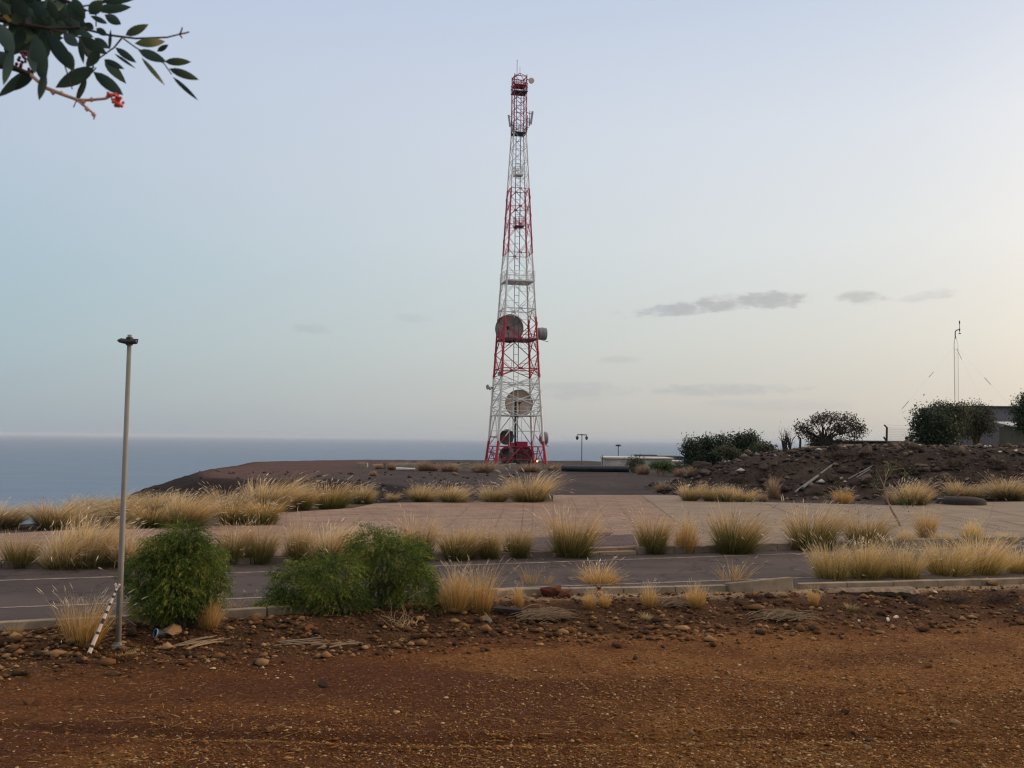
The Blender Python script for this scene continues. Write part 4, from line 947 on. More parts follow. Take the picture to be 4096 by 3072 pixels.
# gravel, chips and straw litter: far too many to count
def scatter(name, n, ulo, uhi, vlo, vhi, rmin, rexp, cols, m, flat=.6, pick=None, kmin=None):
    g = np.random.default_rng(len(name) * 31 + n)
    u = g.uniform(ulo, uhi, n); v = vlo + (vhi - vlo) * g.uniform(0, 1, n) ** 0.8
    px = (u - 512) / F; py = (384 - v) / F
    D = _f[None] + px[:, None] * _r[None] + py[:, None] * _u[None]
    P = CAM[None] + D * ((-0.15 - CAM[2]) / D[:, 2])[:, None]
    x, y = P[:, 0], P[:, 1]
    if pick is not None:
        ok = pick(x, y, g); x, y = x[ok], y[ok]
    n = len(x); z = ground_z(x, y)
    oct_ = np.array([(1, 0, 0), (-1, 0, 0), (0, 1, 0), (0, -1, 0), (0, 0, 1), (0, 0, -.6), (.7, .7, .45), (-.7, .6, .5)], float)
    f0 = np.array([(0, 6, 4), (6, 2, 4), (2, 7, 4), (7, 1, 4), (1, 3, 4), (3, 0, 4), (0, 2, 6), (2, 1, 7), (1, 5, 3), (3, 5, 0), (0, 5, 2), (2, 5, 1)])
    r = rmin + g.exponential(rexp, n); S = np.stack([r * g.uniform(.7, 1.5, n), r * g.uniform(.7, 1.2, n), r * flat * g.uniform(.6, 1.2, n)], 1)
    a = g.uniform(0, 6.28, n); V = oct_[None] * S[:, None] * g.uniform(.75, 1.2, (n, 8, 1))
    X = V[..., 0] * np.cos(a)[:, None] - V[..., 1] * np.sin(a)[:, None] + x[:, None]; Yy = V[..., 0] * np.sin(a)[:, None] + V[..., 1] * np.cos(a)[:, None] + y[:, None]
    Z = V[..., 2] + z[:, None] + S[:, 2:3] * .35
    VV = np.stack([X, Yy, Z], 2).reshape(-1, 3); FF = (f0[None] + (np.arange(n) * 8)[:, None, None]).reshape(-1, 3)
    c = np.array(cols)[g.choice(len(cols), n)] * g.uniform(.7, 1.25, (n, 1)); C = np.repeat(c, 8, 0)
    o = np_mesh(name, VV, FF, m, {'tint': C}); return tag(o, kind='stuff')
def tint_mat(name, rough=.95):
    m = bpy.data.materials.new(name); N, L = nodes_of(m); b = N['Principled BSDF']; b.inputs['Roughness'].default_value = rough; b.inputs['Specular IOR Level'].default_value = .1
    a = N.new('ShaderNodeAttribute'); a.attribute_name = 'tint'; L.new(a.outputs['Color'], b.inputs['Base Color']); return m
TM = tint_mat('gravel_grains')
def fore_only(x, y, g):
    k = kerb_y(x) - y; dens = np.clip(0.50 + 1.6 * fbm(x * .6, y * .9, 91) + 0.10 * np.clip(x, -4, 4), .12, 1)
    return (k > 1.2) & (g.uniform(0, 1, len(x)) < dens)
def strip_only(x, y, g):
    k = kerb_y(x) - y; return (k > .25) & (k < 2.1 + 1.2 * np.clip((x + 5.5) / 5, 0, 1) + g.normal(0, .35, len(x)))
o = scatter('gravel', 150000, -40, 1064, 628, 775, .0030, .0042, [(.20, .084, .020), (.25, .115, .032), (.12, .047, .014), (.28, .145, .055), (.09, .036, .012), (.16, .065, .018), (.12, .048, .014), (.19, .078, .022), (.40, .27, .14)], TM, pick=fore_only); tag(o, 'fine brown and tan gravel scattered over the bare red earth', 'gravel')
o = scatter('rubble', 15000, -40, 1064, 585, 680, .012, .017, [(.115, .054, .023), (.080, .036, .016), (.165, .085, .037), (.05, .029, .016), (.25, .145, .068)], TM, .75, pick=strip_only); tag(o, 'small broken stones of the rubble strip below the near kerb', 'rubble')
def edges_only(x, y, g):
    k = kerb_y(x) - y; e = far_y(x) - y; return ((k < 0) & (k > -np.abs(g.normal(0, .16, len(x))))) | ((e > 0) & (e < np.abs(g.normal(0, .22, len(x)))))
o = scatter('grit', 60000, -40, 1064, 540, 632, .004, .008, [(.12, .07, .035), (.08, .05, .03), (.18, .12, .065), (.26, .18, .10)], TM, .5, pick=edges_only); tag(o, 'soil and grit blown along both edges of the road', 'grit')
def mound_only(x, y, g): return np.ones(len(x), bool)
def scatter_mound():
    g = np.random.default_rng(5); n = 6000; x = g.uniform(8, 42, n); y = g.uniform(49.5, 62, n); 
    n2 = 700; x = np.concatenate([x, g.uniform(-34, 1, n2)]); y = np.concatenate([y, g.uniform(42, 82, n2)])
    k = ground_z(x, y); n = len(x)
    ok = k > -6; x, y, k = x[ok], y[ok], k[ok]; n = len(x)
    oct_ = np.array([(1, 0, 0), (-1, 0, 0), (0, 1, 0), (0, -1, 0), (0, 0, 1), (0, 0, -.6)], float); f0 = np.array([(0, 2, 4), (2, 1, 4), (1, 3, 4), (3, 0, 4), (2, 0, 5), (1, 2, 5), (3, 1, 5), (0, 3, 5)])
    r = .022 + g.exponential(.042, n) + (g.uniform(0, 1, n) < .02) * g.uniform(.05, .22, n); V = oct_[None] * r[:, None, None] * g.uniform(.6, 1.35, (n, 6, 3)) * np.array([1.2, 1, .7])
    VV = (V + np.stack([x, y, k + r * .2], 1)[:, None]).reshape(-1, 3); FF = (f0[None] + (np.arange(n) * 6)[:, None, None]).reshape(-1, 3)
    cols = np.array([(.035, .027, .024), (.07, .053, .042), (.025, .02, .019), (.15, .115, .088), (.05, .038, .033), (.42, .38, .33)]); c = cols[g.choice(6, n, p=[.3, .22, .25, .1, .115, .015])]
    o = np_mesh('rubble', VV, FF, TM, {'tint': np.repeat(c, 6, 0)}); tag(o, 'small dark rubble covering the mound and the field edge', 'rubble', kind='stuff')
scatter_mound()
def litter():
    g = np.random.default_rng(9); n = 3800; u = g.uniform(-20, 1044, n); v = g.uniform(608, 768, n)
    D = _f[None] + ((u - 512) / F)[:, None] * _r[None] + ((384 - v) / F)[:, None] * _u[None]; P = CAM[None] + D * ((-.15 - CAM[2]) / D[:, 2])[:, None]
    x, y = P[:, 0], P[:, 1]; dens = np.clip(.25 + 2.2 * fbm(x * .7, y * .7, 95), .04, 1); ok = (g.uniform(0, 1, n) < dens) & (kerb_y(x) - y > .4); x, y = x[ok], y[ok]; n = len(x)
    z = ground_z(x, y) + .012; a = g.normal(.2, .9, n); L_ = g.uniform(.03, .11, n) * (1 + (g.uniform(0, 1, n) < .06) * 2.0); w = g.uniform(.0018, .004, n)
    dx, dy = np.cos(a) * L_ / 2, np.sin(a) * L_ / 2; nx, ny = -np.sin(a) * w, np.cos(a) * w; h = g.normal(0, .008, n)
    V = np.stack([np.stack([x - dx - nx, y - dy - ny, z - h], 1), np.stack([x + dx - nx, y + dy - ny, z + h], 1), np.stack([x + dx + nx, y + dy + ny, z + h + .003], 1), np.stack([x - dx + nx, y - dy + ny, z - h + .003], 1)], 1).reshape(-1, 3)
    Fq = np.arange(n * 4).reshape(-1, 4); cols = np.array([(.22, .13, .045), (.32, .21, .085), (.16, .085, .028)]); c = cols[g.choice(3, n)] * g.uniform(.7, 1.15, (n, 1))
    o = np_mesh('straw_litter', V, Fq, TM, {'tint': np.repeat(c, 4, 0)}); tag(o, 'dry straw and grass stems lying on the red earth', 'straw litter', kind='stuff')
litter()

# ------------------------------------------------------------------ green bushes by the road
BUSH = leafy('feathery_green_leaf', [(0.0, (0.028, 0.058, 0.011)), (0.4, (0.082, 0.135, 0.018)), (0.75, (0.175, 0.215, 0.032)), (1.0, (0.30, 0.25, 0.06))], 0.3, vary=.1, rnd_amt=.7)
BARK = mat('grey_brown_bark', (.13, .09, .06), (.07, .05, .035), scale=9, rough=.9)
TWIG = mat('pale_dry_twig', (.32, .22, .13), (.20, .13, .075), scale=12, rough=.9)
def feather_bush(label, px, vb, lobes, n, group, seed, name='shrub', holes=(), dy=0.0):
    """lobes: (u, v, half width px, half height px, depth offset m)"""
    g = np.random.default_rng(seed); base = spot(px, vb); Y = base[1] + dy; loc = (base[0], Y, float(ground_z(base[0], Y)[0]))
    root = thing(name, label, 'bush', loc, group)
    wsum = np.array([l[2] * l[3] for l in lobes], float); pick = g.choice(len(lobes), n, p=wsum / wsum.sum())
    Lc = np.array([[*at(l[0], l[1], Y + l[4])] for l in lobes]); Lr = np.array([[l[2] * Y / F, l[2] * Y / F * .85, l[3] * Y / F] for l in lobes])
    d = g.normal(0, 1, (n, 3)); d /= np.linalg.norm(d, axis=1)[:, None]; rr = g.uniform(0.15, 1, n) ** .33
    bump = 1 + .30 * np.sin(d[:, 0] * 7 + seed) * np.cos(d[:, 2] * 6 + d[:, 1] * 5)
    P0 = Lc[pick] + d * Lr[pick] * (rr * bump)[:, None]
    gz = ground_z(P0[:, 0], P0[:, 1]); keep = P0[:, 2] > gz + .08; P0 = P0[keep]; d = d[keep]; pick = pick[keep]; n = len(P0)
    # each strand: arches outward, then hangs
    K = 5; ln = g.uniform(.12, .26, n); out = d * [1, 1, .35] + g.normal(0, .25, (n, 3)); out[:, 2] = np.abs(out[:, 2]) * .8 + g.uniform(.1, .9, n)
    out /= np.linalg.norm(out, axis=1)[:, None]; pts = [P0]; cur = out.copy()
    for q in range(K - 1):
        cur = cur + np.array([0.03, 0, -.34]); cur = cur / np.linalg.norm(cur, axis=1)[:, None]; pts.append(pts[-1] + cur * (ln / (K - 1))[:, None])
    S = np.stack(pts, 1)
    # leaflets along the strand
    M_ = 20; t = g.uniform(0, K - 1.001, (n, M_)); i0 = t.astype(int); fr = (t - i0)[..., None]; ar = np.arange(n)[:, None]
    C0 = S[ar, i0] * (1 - fr) + S[ar, i0 + 1] * fr; ax = S[ar, i0 + 1] - S[ar, i0]; ax /= np.linalg.norm(ax, axis=2)[..., None] + 1e-9
    side = g.normal(0, 1, (n, M_, 3)); dirv = ax * .8 + side * .38; dirv[..., 2] -= .18; dirv /= np.linalg.norm(dirv, axis=2)[..., None]
    wv = np.cross(dirv, g.normal(0, 1, (n, M_, 3))); wv /= np.linalg.norm(wv, axis=2)[..., None] + 1e-9
    ll = g.uniform(.028, .062, (n, M_, 1)); ww = g.uniform(.0022, .0044, (n, M_, 1))
    V = np.stack([C0, C0 + dirv * ll * .5 + wv * ww, C0 + dirv * ll, C0 + dirv * ll * .5 - wv * ww], 2).reshape(-1, 3)
    Fq = np.arange(len(V)).reshape(-1, 4)
    rs = np.repeat(np.clip(g.normal(.5, .2, n) + .25 * np.sin(P0[:, 0] * 5 + seed) * np.sin(P0[:, 2] * 6), 0, 1), M_ * 4)
    h = np.repeat(g.uniform(.1, .9, n), M_ * 4)
    np_mesh('foliage', V, Fq, BUSH, {'h': h, 'r': rs}, parent=root, loc=loc)
    st = MB()
    for j in range(80):
        k = g.integers(n); e = P0[k]; b0 = np.array([loc[0] + g.normal(0, .12), loc[1] + g.normal(0, .08), loc[2]]) ; bi = Lc[pick[k]].copy(); bi[2] = loc[2]; b0 = b0 * .4 + bi * .6; b0[2] = float(ground_z(b0[0], b0[1])[0]) - .02
        mid = b0 * .45 + e * .55 + np.array([g.normal(0, .06), g.normal(0, .06), .08]); st.tube([b0, mid, e], [.016, .010, .004], n=5)
    st.build('stems', BARK, root, loc)
    return root
feather_bush('single rounded feathery green bush beside the lamp post', 174, 638, [(184, 563, 28, 32, .15), (183, 541, 16, 15, .1), (149, 578, 20, 26, 0), (207, 578, 15, 32, .1), (152, 604, 15, 18, -.05), (178, 598, 24, 22, -.1), (198, 602, 14, 16, .1), (164, 555, 18, 18, .1), (172, 620, 10, 12, 0)], 5600, 'green bushes by the road', 3, dy=.45)
feather_bush('wide low feathery green bush with bare twigs, right of the rounded one', 355, 620, [(297, 587, 22, 21, .2), (333, 581, 27, 24, -.2), (316, 572, 18, 13, .4), (394, 563, 32, 27, .5), (373, 546, 22, 15, .5), (416, 594, 20, 25, .4), (305, 610, 20, 13, 0), (340, 609, 26, 16, -.15), (430, 612, 10, 12, .2), (384, 596, 16, 13, .4), (277, 612, 17, 13, -.1), (268, 616, 13, 10, -.15), (290, 610, 14, 14, -.1)], 8600, 'green bushes by the road', 4, dy=.6)

# dry twigs, sticks, straw and other small things on the strip
def tangle(name, label, cat, u, v, n, w, h, m, seed, rad=.006, group=None, flat=False):
    g = random.Random(seed); p = spot(u, v); loc = (p[0], p[1], float(ground_z(p[0], p[1])[0])); mb = MB()
    for i in range(n):
        a = g.uniform(0, 6.28); b = Vector((loc[0] + g.gauss(0, w * .2), loc[1] + g.gauss(0, w * .12), loc[2] - .01)); cur = b.copy(); pts = [cur.copy()]
        d = Vector((math.cos(a), math.sin(a) * .7, g.uniform(.3, 1.3) if not flat else g.uniform(.0, .25))).normalized(); L_ = g.uniform(.5, 1) * max(w * .55, h)
        for q in range(5):
            d = (d + Vector((g.gauss(0, .28), g.gauss(0, .28), g.gauss(-.05, .22)))).normalized(); cur = cur + d * L_ / 5
            if cur.z < loc[2] + .005: cur.z = loc[2] + .005 + g.uniform(0, .03)
            pts.append(cur.copy())
        r = rad * g.uniform(.6, 1.3); mb.tube(pts, [r * (1 - .14 * q) for q in range(6)], n=4)
    o = mb.build(name, m, None, loc); return tag(o, label, cat, group)
tangle('dead_branches', 'tangle of bare pale twigs showing under the right side of the wide bush', 'twigs', 398, 625, 26, .75, .45, TWIG, 1, .008)
DRYB = mat('dark_dry_twig', (.085, .055, .04), (.05, .034, .027), scale=12, rough=.9)
for i, (u, v, n, w, h, lab) in enumerate([(752, 600, 60, .5, .22, 'low dark dry scrub behind the tilted kerb stone'), (772, 597, 40, .4, .2, 'greyish dry scrub right of the tilted kerb stone'), (915, 604, 70, .6, .3, 'purplish dry scrub right of the dark hollow'), (955, 602, 70, .6, .3, 'bushy dry scrub with a curled stem near the right edge'), (1000, 602, 80, .8, .35, 'dark dry scrub at the right edge of the stony strip'), (1018, 612, 40, .5, .18, 'low twiggy scrub in the right corner of the stony strip')]):
    tangle('dry_shrub', lab, 'dry shrub', u, v, n, w, h, DRYB if i != 1 else TWIG, 20 + i, .005, 'dry shrubs on the stony strip')
for i, (u, v, w, lab) in enumerate([(842, 457, 1.5, 'dark dry scrub high on the mound above the thin rods'), (880, 462, 1.8, 'dark dry scrub on the mound behind the leaning sapling'), (905, 472, 1.6, 'brown dry scrub halfway up the mound right of the sapling'), (950, 466, 1.8, 'dark dry scrub on the mound above the round planting bed'), (1000, 468, 1.8, 'dark dry scrub on the mound near the right edge'), (770, 478, 1.3, 'dark dry scrub on the mound left of the long pole'), (978, 482, 1.5, 'brown dry scrub low on the mound above the bent pipe'), (740, 483, 1.2, 'small dark scrub low on the left part of the mound')]):
    tangle('dry_shrub', lab, 'dry shrub', u, v, 90, w, .5, DRYB if i % 3 else BARK, 60 + i, .014, 'dry shrubs on the mound')
def straw_heap(label, u, v, w, seed, n=150):
    g = random.Random(seed); p = spot(u, v); loc = (p[0], p[1], float(ground_z(p[0], p[1])[0])); mb = MB()
    for i in range(n):
        a = g.gauss(.25, .35); L_ = g.uniform(.3, .7) * w; c = Vector((loc[0] + g.gauss(0, w * .2), loc[1] + g.gauss(0, w * .13), loc[2] + abs(g.gauss(0, .05)) + .015))
        d = Vector((math.cos(a), math.sin(a) * .8, 0)); s = Vector((0, 0, 1)) * g.uniform(.02, .07)
        mb.tube([c - d * L_ / 2, c - d * L_ / 6 + s, c + d * L_ / 5 + s, c + d * L_ / 2], [.005, .006, .005, .002], n=4)
    return tag(mb.build('straw_heap', TWIG, None, loc), label, 'straw heap', 'heaps of dry straw')
straw_heap('big flattened heap of dry straw in the middle of the stony strip', 546, 620, .85, 1, 190)
straw_heap('curled heap of dry straw beside the angular rock at the right', 785, 620, .9, 2, 110)
straw_heap('thin scatter of dry straw between two golden tufts', 672, 607, .6, 3, 50)
def sticks(label, u, v, n, w, seed, ang=.5):
    g = random.Random(seed); p = spot(u, v); loc = (p[0], p[1], float(ground_z(p[0], p[1])[0])); mb = MB()
    for i in range(n):
        a = g.gauss(ang, .4); L_ = g.uniform(.5, 1) * w; c = Vector((loc[0] + g.gauss(0, w * .12), loc[1] + g.gauss(0, w * .1), loc[2] + .03 + .02 * i / n)); d = Vector((math.cos(a), math.sin(a), g.uniform(.0, .18)))
        mb.tube([c - d * L_ / 2, c + d * L_ * .1 + Vector((0, 0, .012)), c + d * L_ / 2], [.009, .009, .006], n=5)
    return tag(mb.build('sticks', TWIG, None, loc), label, 'sticks', 'bundles of dry sticks')
sticks('fan of dry sticks on the stones right of the rounded bush', 203, 645, 8, .7, 3, .8)
sticks('loose dry sticks lying below the left end of the wide bush', 290, 645, 12, .95, 4, .15)
sticks('few dry sticks lying on the earth left of centre', 340, 649, 6, .8, 5, .1)
p = spot(508, 614); loc = (p[0], p[1], float(ground_z(p[0], p[1])[0]))
tag(MB().box((p[0], p[1], loc[2] + .05), (.46, .16, .07), -.12, tilt=(.1, .05)).build('plank', mat('charred_wood', (.028, .018, .014), (.014, .01, .009), scale=9), None, loc, bevel=.008), 'dark charred plank lying left of the big straw heap', 'plank')
RROCK = mat('red_brown_rock', (.17, .055, .026), (.085, .03, .018), scale=6, rough=.9, bump=.6)
SMR = [SM[6].copy(), SM[3].copy()]
for me in SMR: me.materials.clear(); me.materials.append(RROCK)
p = G(552, 589, .12); o = stone(SMR[0], p[0], p[1] - .1, .24, 'big dark red-brown rock leaning on the near kerb', 'red rocks on the near kerb', 'rock', 'rock', z=.0); o.rotation_euler = (0, .35, .5)
p = G(565, 590, .12); o = stone(SMR[1], p[0], p[1] - .12, .16, 'smaller red-brown rock beside the big one on the near kerb', 'red rocks on the near kerb', 'rock', 'rock', z=.0)
p = G(599, 587, .12); o = stone(SMR[1], p[0], p[1] - .08, .07, 'tiny red-brown rock on top of the near kerb', 'red rocks on the near kerb', 'rock', 'rock', z=.1)
# hollow with a crust of hard ground hanging over it
def crust():
    g = np.random.default_rng(3); n = 22; xs = np.linspace(-.95, .95, n); mb = MB(); V = []; y0 = CAVE[1]; k = [float(kerb_y(np.array(CAVE[0] + x))) for x in xs]
    for i, x in enumerate(xs):
        e = -.16 * math.cos(x * 1.6) ** 2 + g.normal(0, .03); X = CAVE[0] + x; yb = k[i] - .2; zf = .03 - .06 * abs(x) ** 2 + g.normal(0, .012)
        V += [(X, yb, .035), (X, y0 + e + .10, zf + .02), (X, y0 + e, zf - .02), (X, y0 + e + .08, zf - .10), (X, yb, -.12)]
    fs = []
    for i in range(n - 1):
        for q in range(4): a = i * 5 + q; fs.append((a, a + 1, a + 6, a + 5))
    o = mb.add(V, fs).build('ground_crust', mat('crusted_gravel', (.27, .19, .125), (.12, .08, .05), scale=14, rough=.95, bump=.9, bscale=45, detail=9), None, (CAVE[0], CAVE[1], 0)); tag(o, kind='structure')
crust()

# ------------------------------------------------------------------ lamp post with leaning stake
POLE = mat('grey_painted_pole', (.215, .20, .175), (.165, .155, .135), scale=3, rough=.6, spec=.4)
def lamp_post():
    b = spot(118, 646); Y = b[1]; top = at(129.7, 334.8, Y); b[2] = float(ground_z(b[0], Y)[0])
    root = thing('lamp_post', 'slim grey lamp post with flat dark head, standing by the rounded bush', 'lamp post', b); lc = tuple(b)
    lean = (top[0] - b[0]) / (top[2] - b[2])
    def Pz(z): return Vector((b[0] + lean * (z - b[2]), Y, z))
    MB().tube([Pz(b[2] - .1), Pz(b[2] + 1.2), Pz(top[2])], [.042, .040, .030], n=10).build('pole', POLE, root, lc, smooth=True)
    fb = MB().lathe((b[0], Y, b[2]), (0, 0, 1), [(-.05, .01), (-.05, .085), (.015, .085), (.018, .052), (.05, .050), (.055, .03)], 14)
    for q in range(4): fb.lathe((b[0] + .066 * math.cos(q * 1.57 + .7), Y + .066 * math.sin(q * 1.57 + .7), b[2]), (0, 0, 1), [(.014, .001), (.014, .010), (.034, .010), (.034, .001)], 6)
    fb.build('base_plate', POLE, root, lc)
    MB().box((b[0] + lean * .55, Y - .040, b[2] + .55), (.045, .012, .20)).build('access_hatch', STEEL, root, lc, bevel=.004)
    hz = at(128, 341.3, Y)[2]; c = Pz(hz); k = Y / F
    # flat lozenge head: outline in plan, thin body
    mb = MB(); out = [(-12.2, 0), (-9.5, -2.2), (-6, -3.6), (2, -4.2), (7.5, -3.2), (8.2, 0), (7.5, 3.2), (2, 4.2), (-6, 3.6), (-9.5, 2.2)]; n = len(out); V = []
    for (s, z) in ((.82, -2.6), (1.0, -1.2), (1.0, .2), (.78, 1.7)):
        for (x, y) in out: V.append((c.x + x * s * k, c.y + y * s * k, c.z + (z + (1.2 if x < -9 else 0)) * k))
    fs = [tuple(range(n))[::-1], tuple(range(3 * n, 4 * n))]
    for q in range(3):
        for i in range(n): fs.append((q * n + i, q * n + (i + 1) % n, (q + 1) * n + (i + 1) % n, (q + 1) * n + i))
    mb.add(V, fs); hd = mb.build('lamp_head', DARK, root, lc)
    br = MB(); e = Vector((c.x + 8.6 * k, c.y, c.z + 1.9 * k))
    br.tube([c + Vector((2 * k, 0, 2.2 * k)), e], .008, n=5); br.tube([e, Vector((c.x + 7.4 * k, c.y, c.z - 1.2 * k))], .008, n=5); br.build('bracket', DARK, hd, lc)
    MB().lathe(c + Vector((0, 0, -.02)), (0, 0, 1), [(-.035, .034), (-.035, .048), (.075, .048), (.075, .034)], 12).build('collar', DARK, root, lc)
    bs = MB()
    for (u0, v0, u1, v1) in ((101, 634, 117, 618), (136, 626, 120, 615)):
        bs.tube([at(u0, v0, Y + .15), at(u1, v1, Y + .04)], .010, n=5)
    bs.build('brace', DARK, root, lc)
    st = mat('stake_paint', (.62, .53, .45), (.5, .4, .33), scale=9, rough=.8)
    a = spot(88, 655); a[2] = float(ground_z(a[0], a[1])[0]) - .02; e = at(117, 588, Y - .06); mb = MB(); A = Vector(tuple(a)); E = Vector(tuple(e)); n = 26
    for i in range(n):
        dk = i in (3, 8, 12, 13, 16, 19, 22, 24); mb.tube([A.lerp(E, i / n), A.lerp(E, (i + 1) / n)], .028 - .013 * i / n, n=7, mi=1 if dk else 0, caps=False)
    mb.tube([E, E + Vector((-.03, 0, .06))], .018, n=6); mb.tube([E, E + Vector((.035, 0, .05))], .018, n=6)
    tag(mb.build('stake', [st, DARK], None, tuple(a)), 'white stake with dark bands leaning against the lamp post', 'stake')
lamp_post()
p = spot(158.5, 638); loc = (p[0], p[1], float(ground_z(p[0], p[1])[0]))
BLUE = mat('blue_plastic', (.16, .30, .42), (.10, .2, .3), scale=5, rough=.4)
mb = MB().lathe((p[0], p[1], loc[2] + .06), (-.7, -.6, .25), [(-.09, .01), (-.09, .055), (.04, .062), (.055, .05), (.04, .045), (-.07, .045), (-.075, .01)], 16); mb.lathe((p[0], p[1], loc[2] + .06), (-.7, -.6, .25), [(.035, .066), (.052, .066), (.052, .058), (.035, .058)], 16, 1, True)
tag(mb.build('can', [DARK, BLUE], None, loc), 'dark can with a light blue rim lying by the rounded bush', 'can')

# ------------------------------------------------------------------ far trees and shrubs
def leaf_mat(name, a, b, c): return leafy(name, [(0, a), (.5, b), (1, c)], .2, vary=.1, rnd_amt=.6)
TG1 = leaf_mat('dark_blue_green_leaves', (.018, .030, .018), (.032, .050, .026), (.055, .072, .036))
TG2 = leaf_mat('olive_leaves', (.035, .042, .022), (.062, .070, .036), (.10, .10, .055))
TG3 = leaf_mat('brown_sparse_leaves', (.036, .028, .022), (.060, .046, .034), (.09, .07, .05))
TG4 = leaf_mat('fresh_green_leaves', (.035, .060, .018), (.07, .105, .03), (.11, .15, .05))
def tree(label, u, vb, lobes, n, leaf, m, seed, name='tree', group=None, Y=None, dens=22, cr=.28, trunks=2, tr=.09, branch=14, trunk_m=None, hang=0.0, cat='tree'):
    g = np.random.default_rng(seed); p = spot(u, vb) if Y is None else at(u, vb, Y); Y = p[1]; loc = (p[0], Y, float(ground_z(p[0], Y)[0])) if Y < 130 else tuple(p)
    root = thing(name, label, cat, loc, group); k = Y / F
    Lc = np.array([[*at(l[0], l[1], Y + g.uniform(-.4, .4))] for l in lobes]); Lr = np.array([[l[2] * k, l[2] * k * .9, l[3] * k] for l in lobes])
    w = np.array([l[2] * l[3] for l in lobes], float); nc = max(3, int(n * 2.6) // dens); pick = g.choice(len(lobes), nc, p=w / w.sum())
    d = g.normal(0, 1, (nc, 3)); d /= np.linalg.norm(d, axis=1)[:, None]; cc = Lc[pick] + d * Lr[pick] * (g.uniform(.1, 1, nc) ** .45)[:, None]
    c = np.repeat(cc, dens, 0); c = c + g.normal(0, cr, c.shape) * [1, 1, .8 + hang]; c[:, 2] -= hang * np.abs(g.normal(0, cr, len(c)))
    c[:, 2] = np.maximum(c[:, 2], loc[2] + .12)
    e1 = g.normal(0, 1, c.shape); e1 /= np.linalg.norm(e1, axis=1)[:, None]; e2 = np.cross(e1, g.normal(0, 1, c.shape)); e2 /= np.linalg.norm(e2, axis=1)[:, None]
    s = (leaf * 0.95 * g.uniform(.6, 1.3, len(c)))[:, None]; V = np.stack([c - e1 * s, c + e2 * s * .45, c + e1 * s, c - e2 * s * .45], 1).reshape(-1, 3)
    r = np.repeat(np.repeat(g.uniform(0, 1, nc), dens), 4); h = np.repeat(g.uniform(.15, .85, len(c)), 4)
    np_mesh('crown', V, np.arange(len(V)).reshape(-1, 4), m, {'h': h, 'r': r}, parent=root, loc=loc)
    mb = MB(); bx = [loc[0] + g.normal(0, .25) for _ in range(trunks)]
    for q in range(branch):
        t0 = Vector((bx[q % trunks], loc[1], loc[2] - .1)); e = Vector(tuple(cc[g.integers(nc)])); mid = t0.lerp(e, .45) + Vector((0, 0, .2 * (e.z - t0.z))); mid.x = t0.x + (e.x - t0.x) * .3
        mb.tube([t0, mid, e], [tr, tr * .55, tr * .15], n=5)
    mb.build('trunk', trunk_m or BARK, root, loc); return root
T1 = 'trees beyond the field'
tree('tall narrow dark tree at the left end of the dark grove beyond the black pipe', 692, 469, [(692, 454, 8, 13), (690, 447, 6, 8), (694, 462, 8, 6)], 1700, .11, TG1, 1, group=T1, Y=88, hang=.4)
tree('broad dark round tree in the middle of the dark grove', 716, 468, [(712, 451, 17, 13), (722, 443, 13, 8), (708, 459, 15, 9), (704, 443, 8, 7), (727, 452, 13, 12)], 3000, .11, TG1, 2, group=T1, Y=90)
tree('taller dark tree with ragged top at the right of the dark grove', 745, 464, [(748, 445, 11, 10), (752, 439, 7, 6), (740, 453, 14, 11), (738, 442, 9, 7)], 2200, .11, TG1, 3, group=T1, Y=86)
tree('low olive bush at the right end of the dark grove', 766, 457, [(764, 451, 10, 5)], 800, .1, TG2, 4, name='shrub', group=T1, Y=78, cat='bush')
tree('small pale-green sapling with bare thin trunk on the mound edge', 728, 476, [(729, 453, 10, 5), (722, 451, 6, 4), (735, 455, 5, 4)], 700, .08, TG2, 5, name='sapling', group=T1, Y=60, cr=.16, trunks=1, tr=.05, branch=6, trunk_m=TWIG)
BARED = mat('dark_bare_branch', (.06, .043, .035), (.035, .026, .022), scale=6, rough=.9)
tree('spreading brown half-bare tree alone on the mound top', 822, 450, [(803, 428, 9, 6), (822, 420, 13, 5), (848, 424, 13, 6), (860, 430, 8, 5), (838, 417, 15, 4), (811, 435, 8, 4), (838, 430, 13, 4), (854, 436, 7, 3)], 1700, .085, TG3, 6, Y=72, cr=.19, dens=14, trunks=3, tr=.075, branch=34, trunk_m=BARED)
tree('dark bushy undergrowth at the foot of the half-bare tree', 828, 449, [(826, 443, 12, 5), (815, 445, 6, 4)], 900, .09, TG1, 7, name='shrub', Y=73, cat='bush')
tree('leafless shrub on the left of the half-bare tree', 790, 448, [(788, 436, 10, 8), (783, 432, 7, 6)], 60, .04, TG3, 8, name='bare_shrub', Y=71, dens=3, trunks=3, tr=.04, branch=46, trunk_m=BARED, cat='bush')
T3 = 'trees in front of the grey building'
tree('dense dark drooping tree at the left end of the grey building', 935, 443, [(923, 428, 10, 14), (937, 425, 14, 17), (921, 415, 6, 7), (930, 437, 18, 8), (946, 434, 13, 11)], 4200, .10, TG1, 9, group=T3, Y=74, hang=.35)
tree('taller olive tree in front of the thin mast', 950, 443, [(943, 413, 9, 9), (951, 420, 13, 16), (939, 410, 7, 6), (957, 412, 9, 8)], 2900, .09, TG2, 10, group=T3, Y=76)
tree('feathery olive tree covering the grey building wall', 972, 443, [(967, 420, 15, 16), (981, 418, 13, 13), (964, 410, 12, 6), (986, 427, 10, 10), (978, 405, 9, 4), (970, 433, 13, 8)], 3000, .08, TG2, 11, group=T3, Y=78, cr=.2)
tree('dark round tree cut by the right edge of the picture', 1030, 443, [(1026, 410, 12, 12), (1034, 402, 12, 12), (1024, 424, 9, 8)], 2600, .10, TG1, 12, group=T3, Y=80)
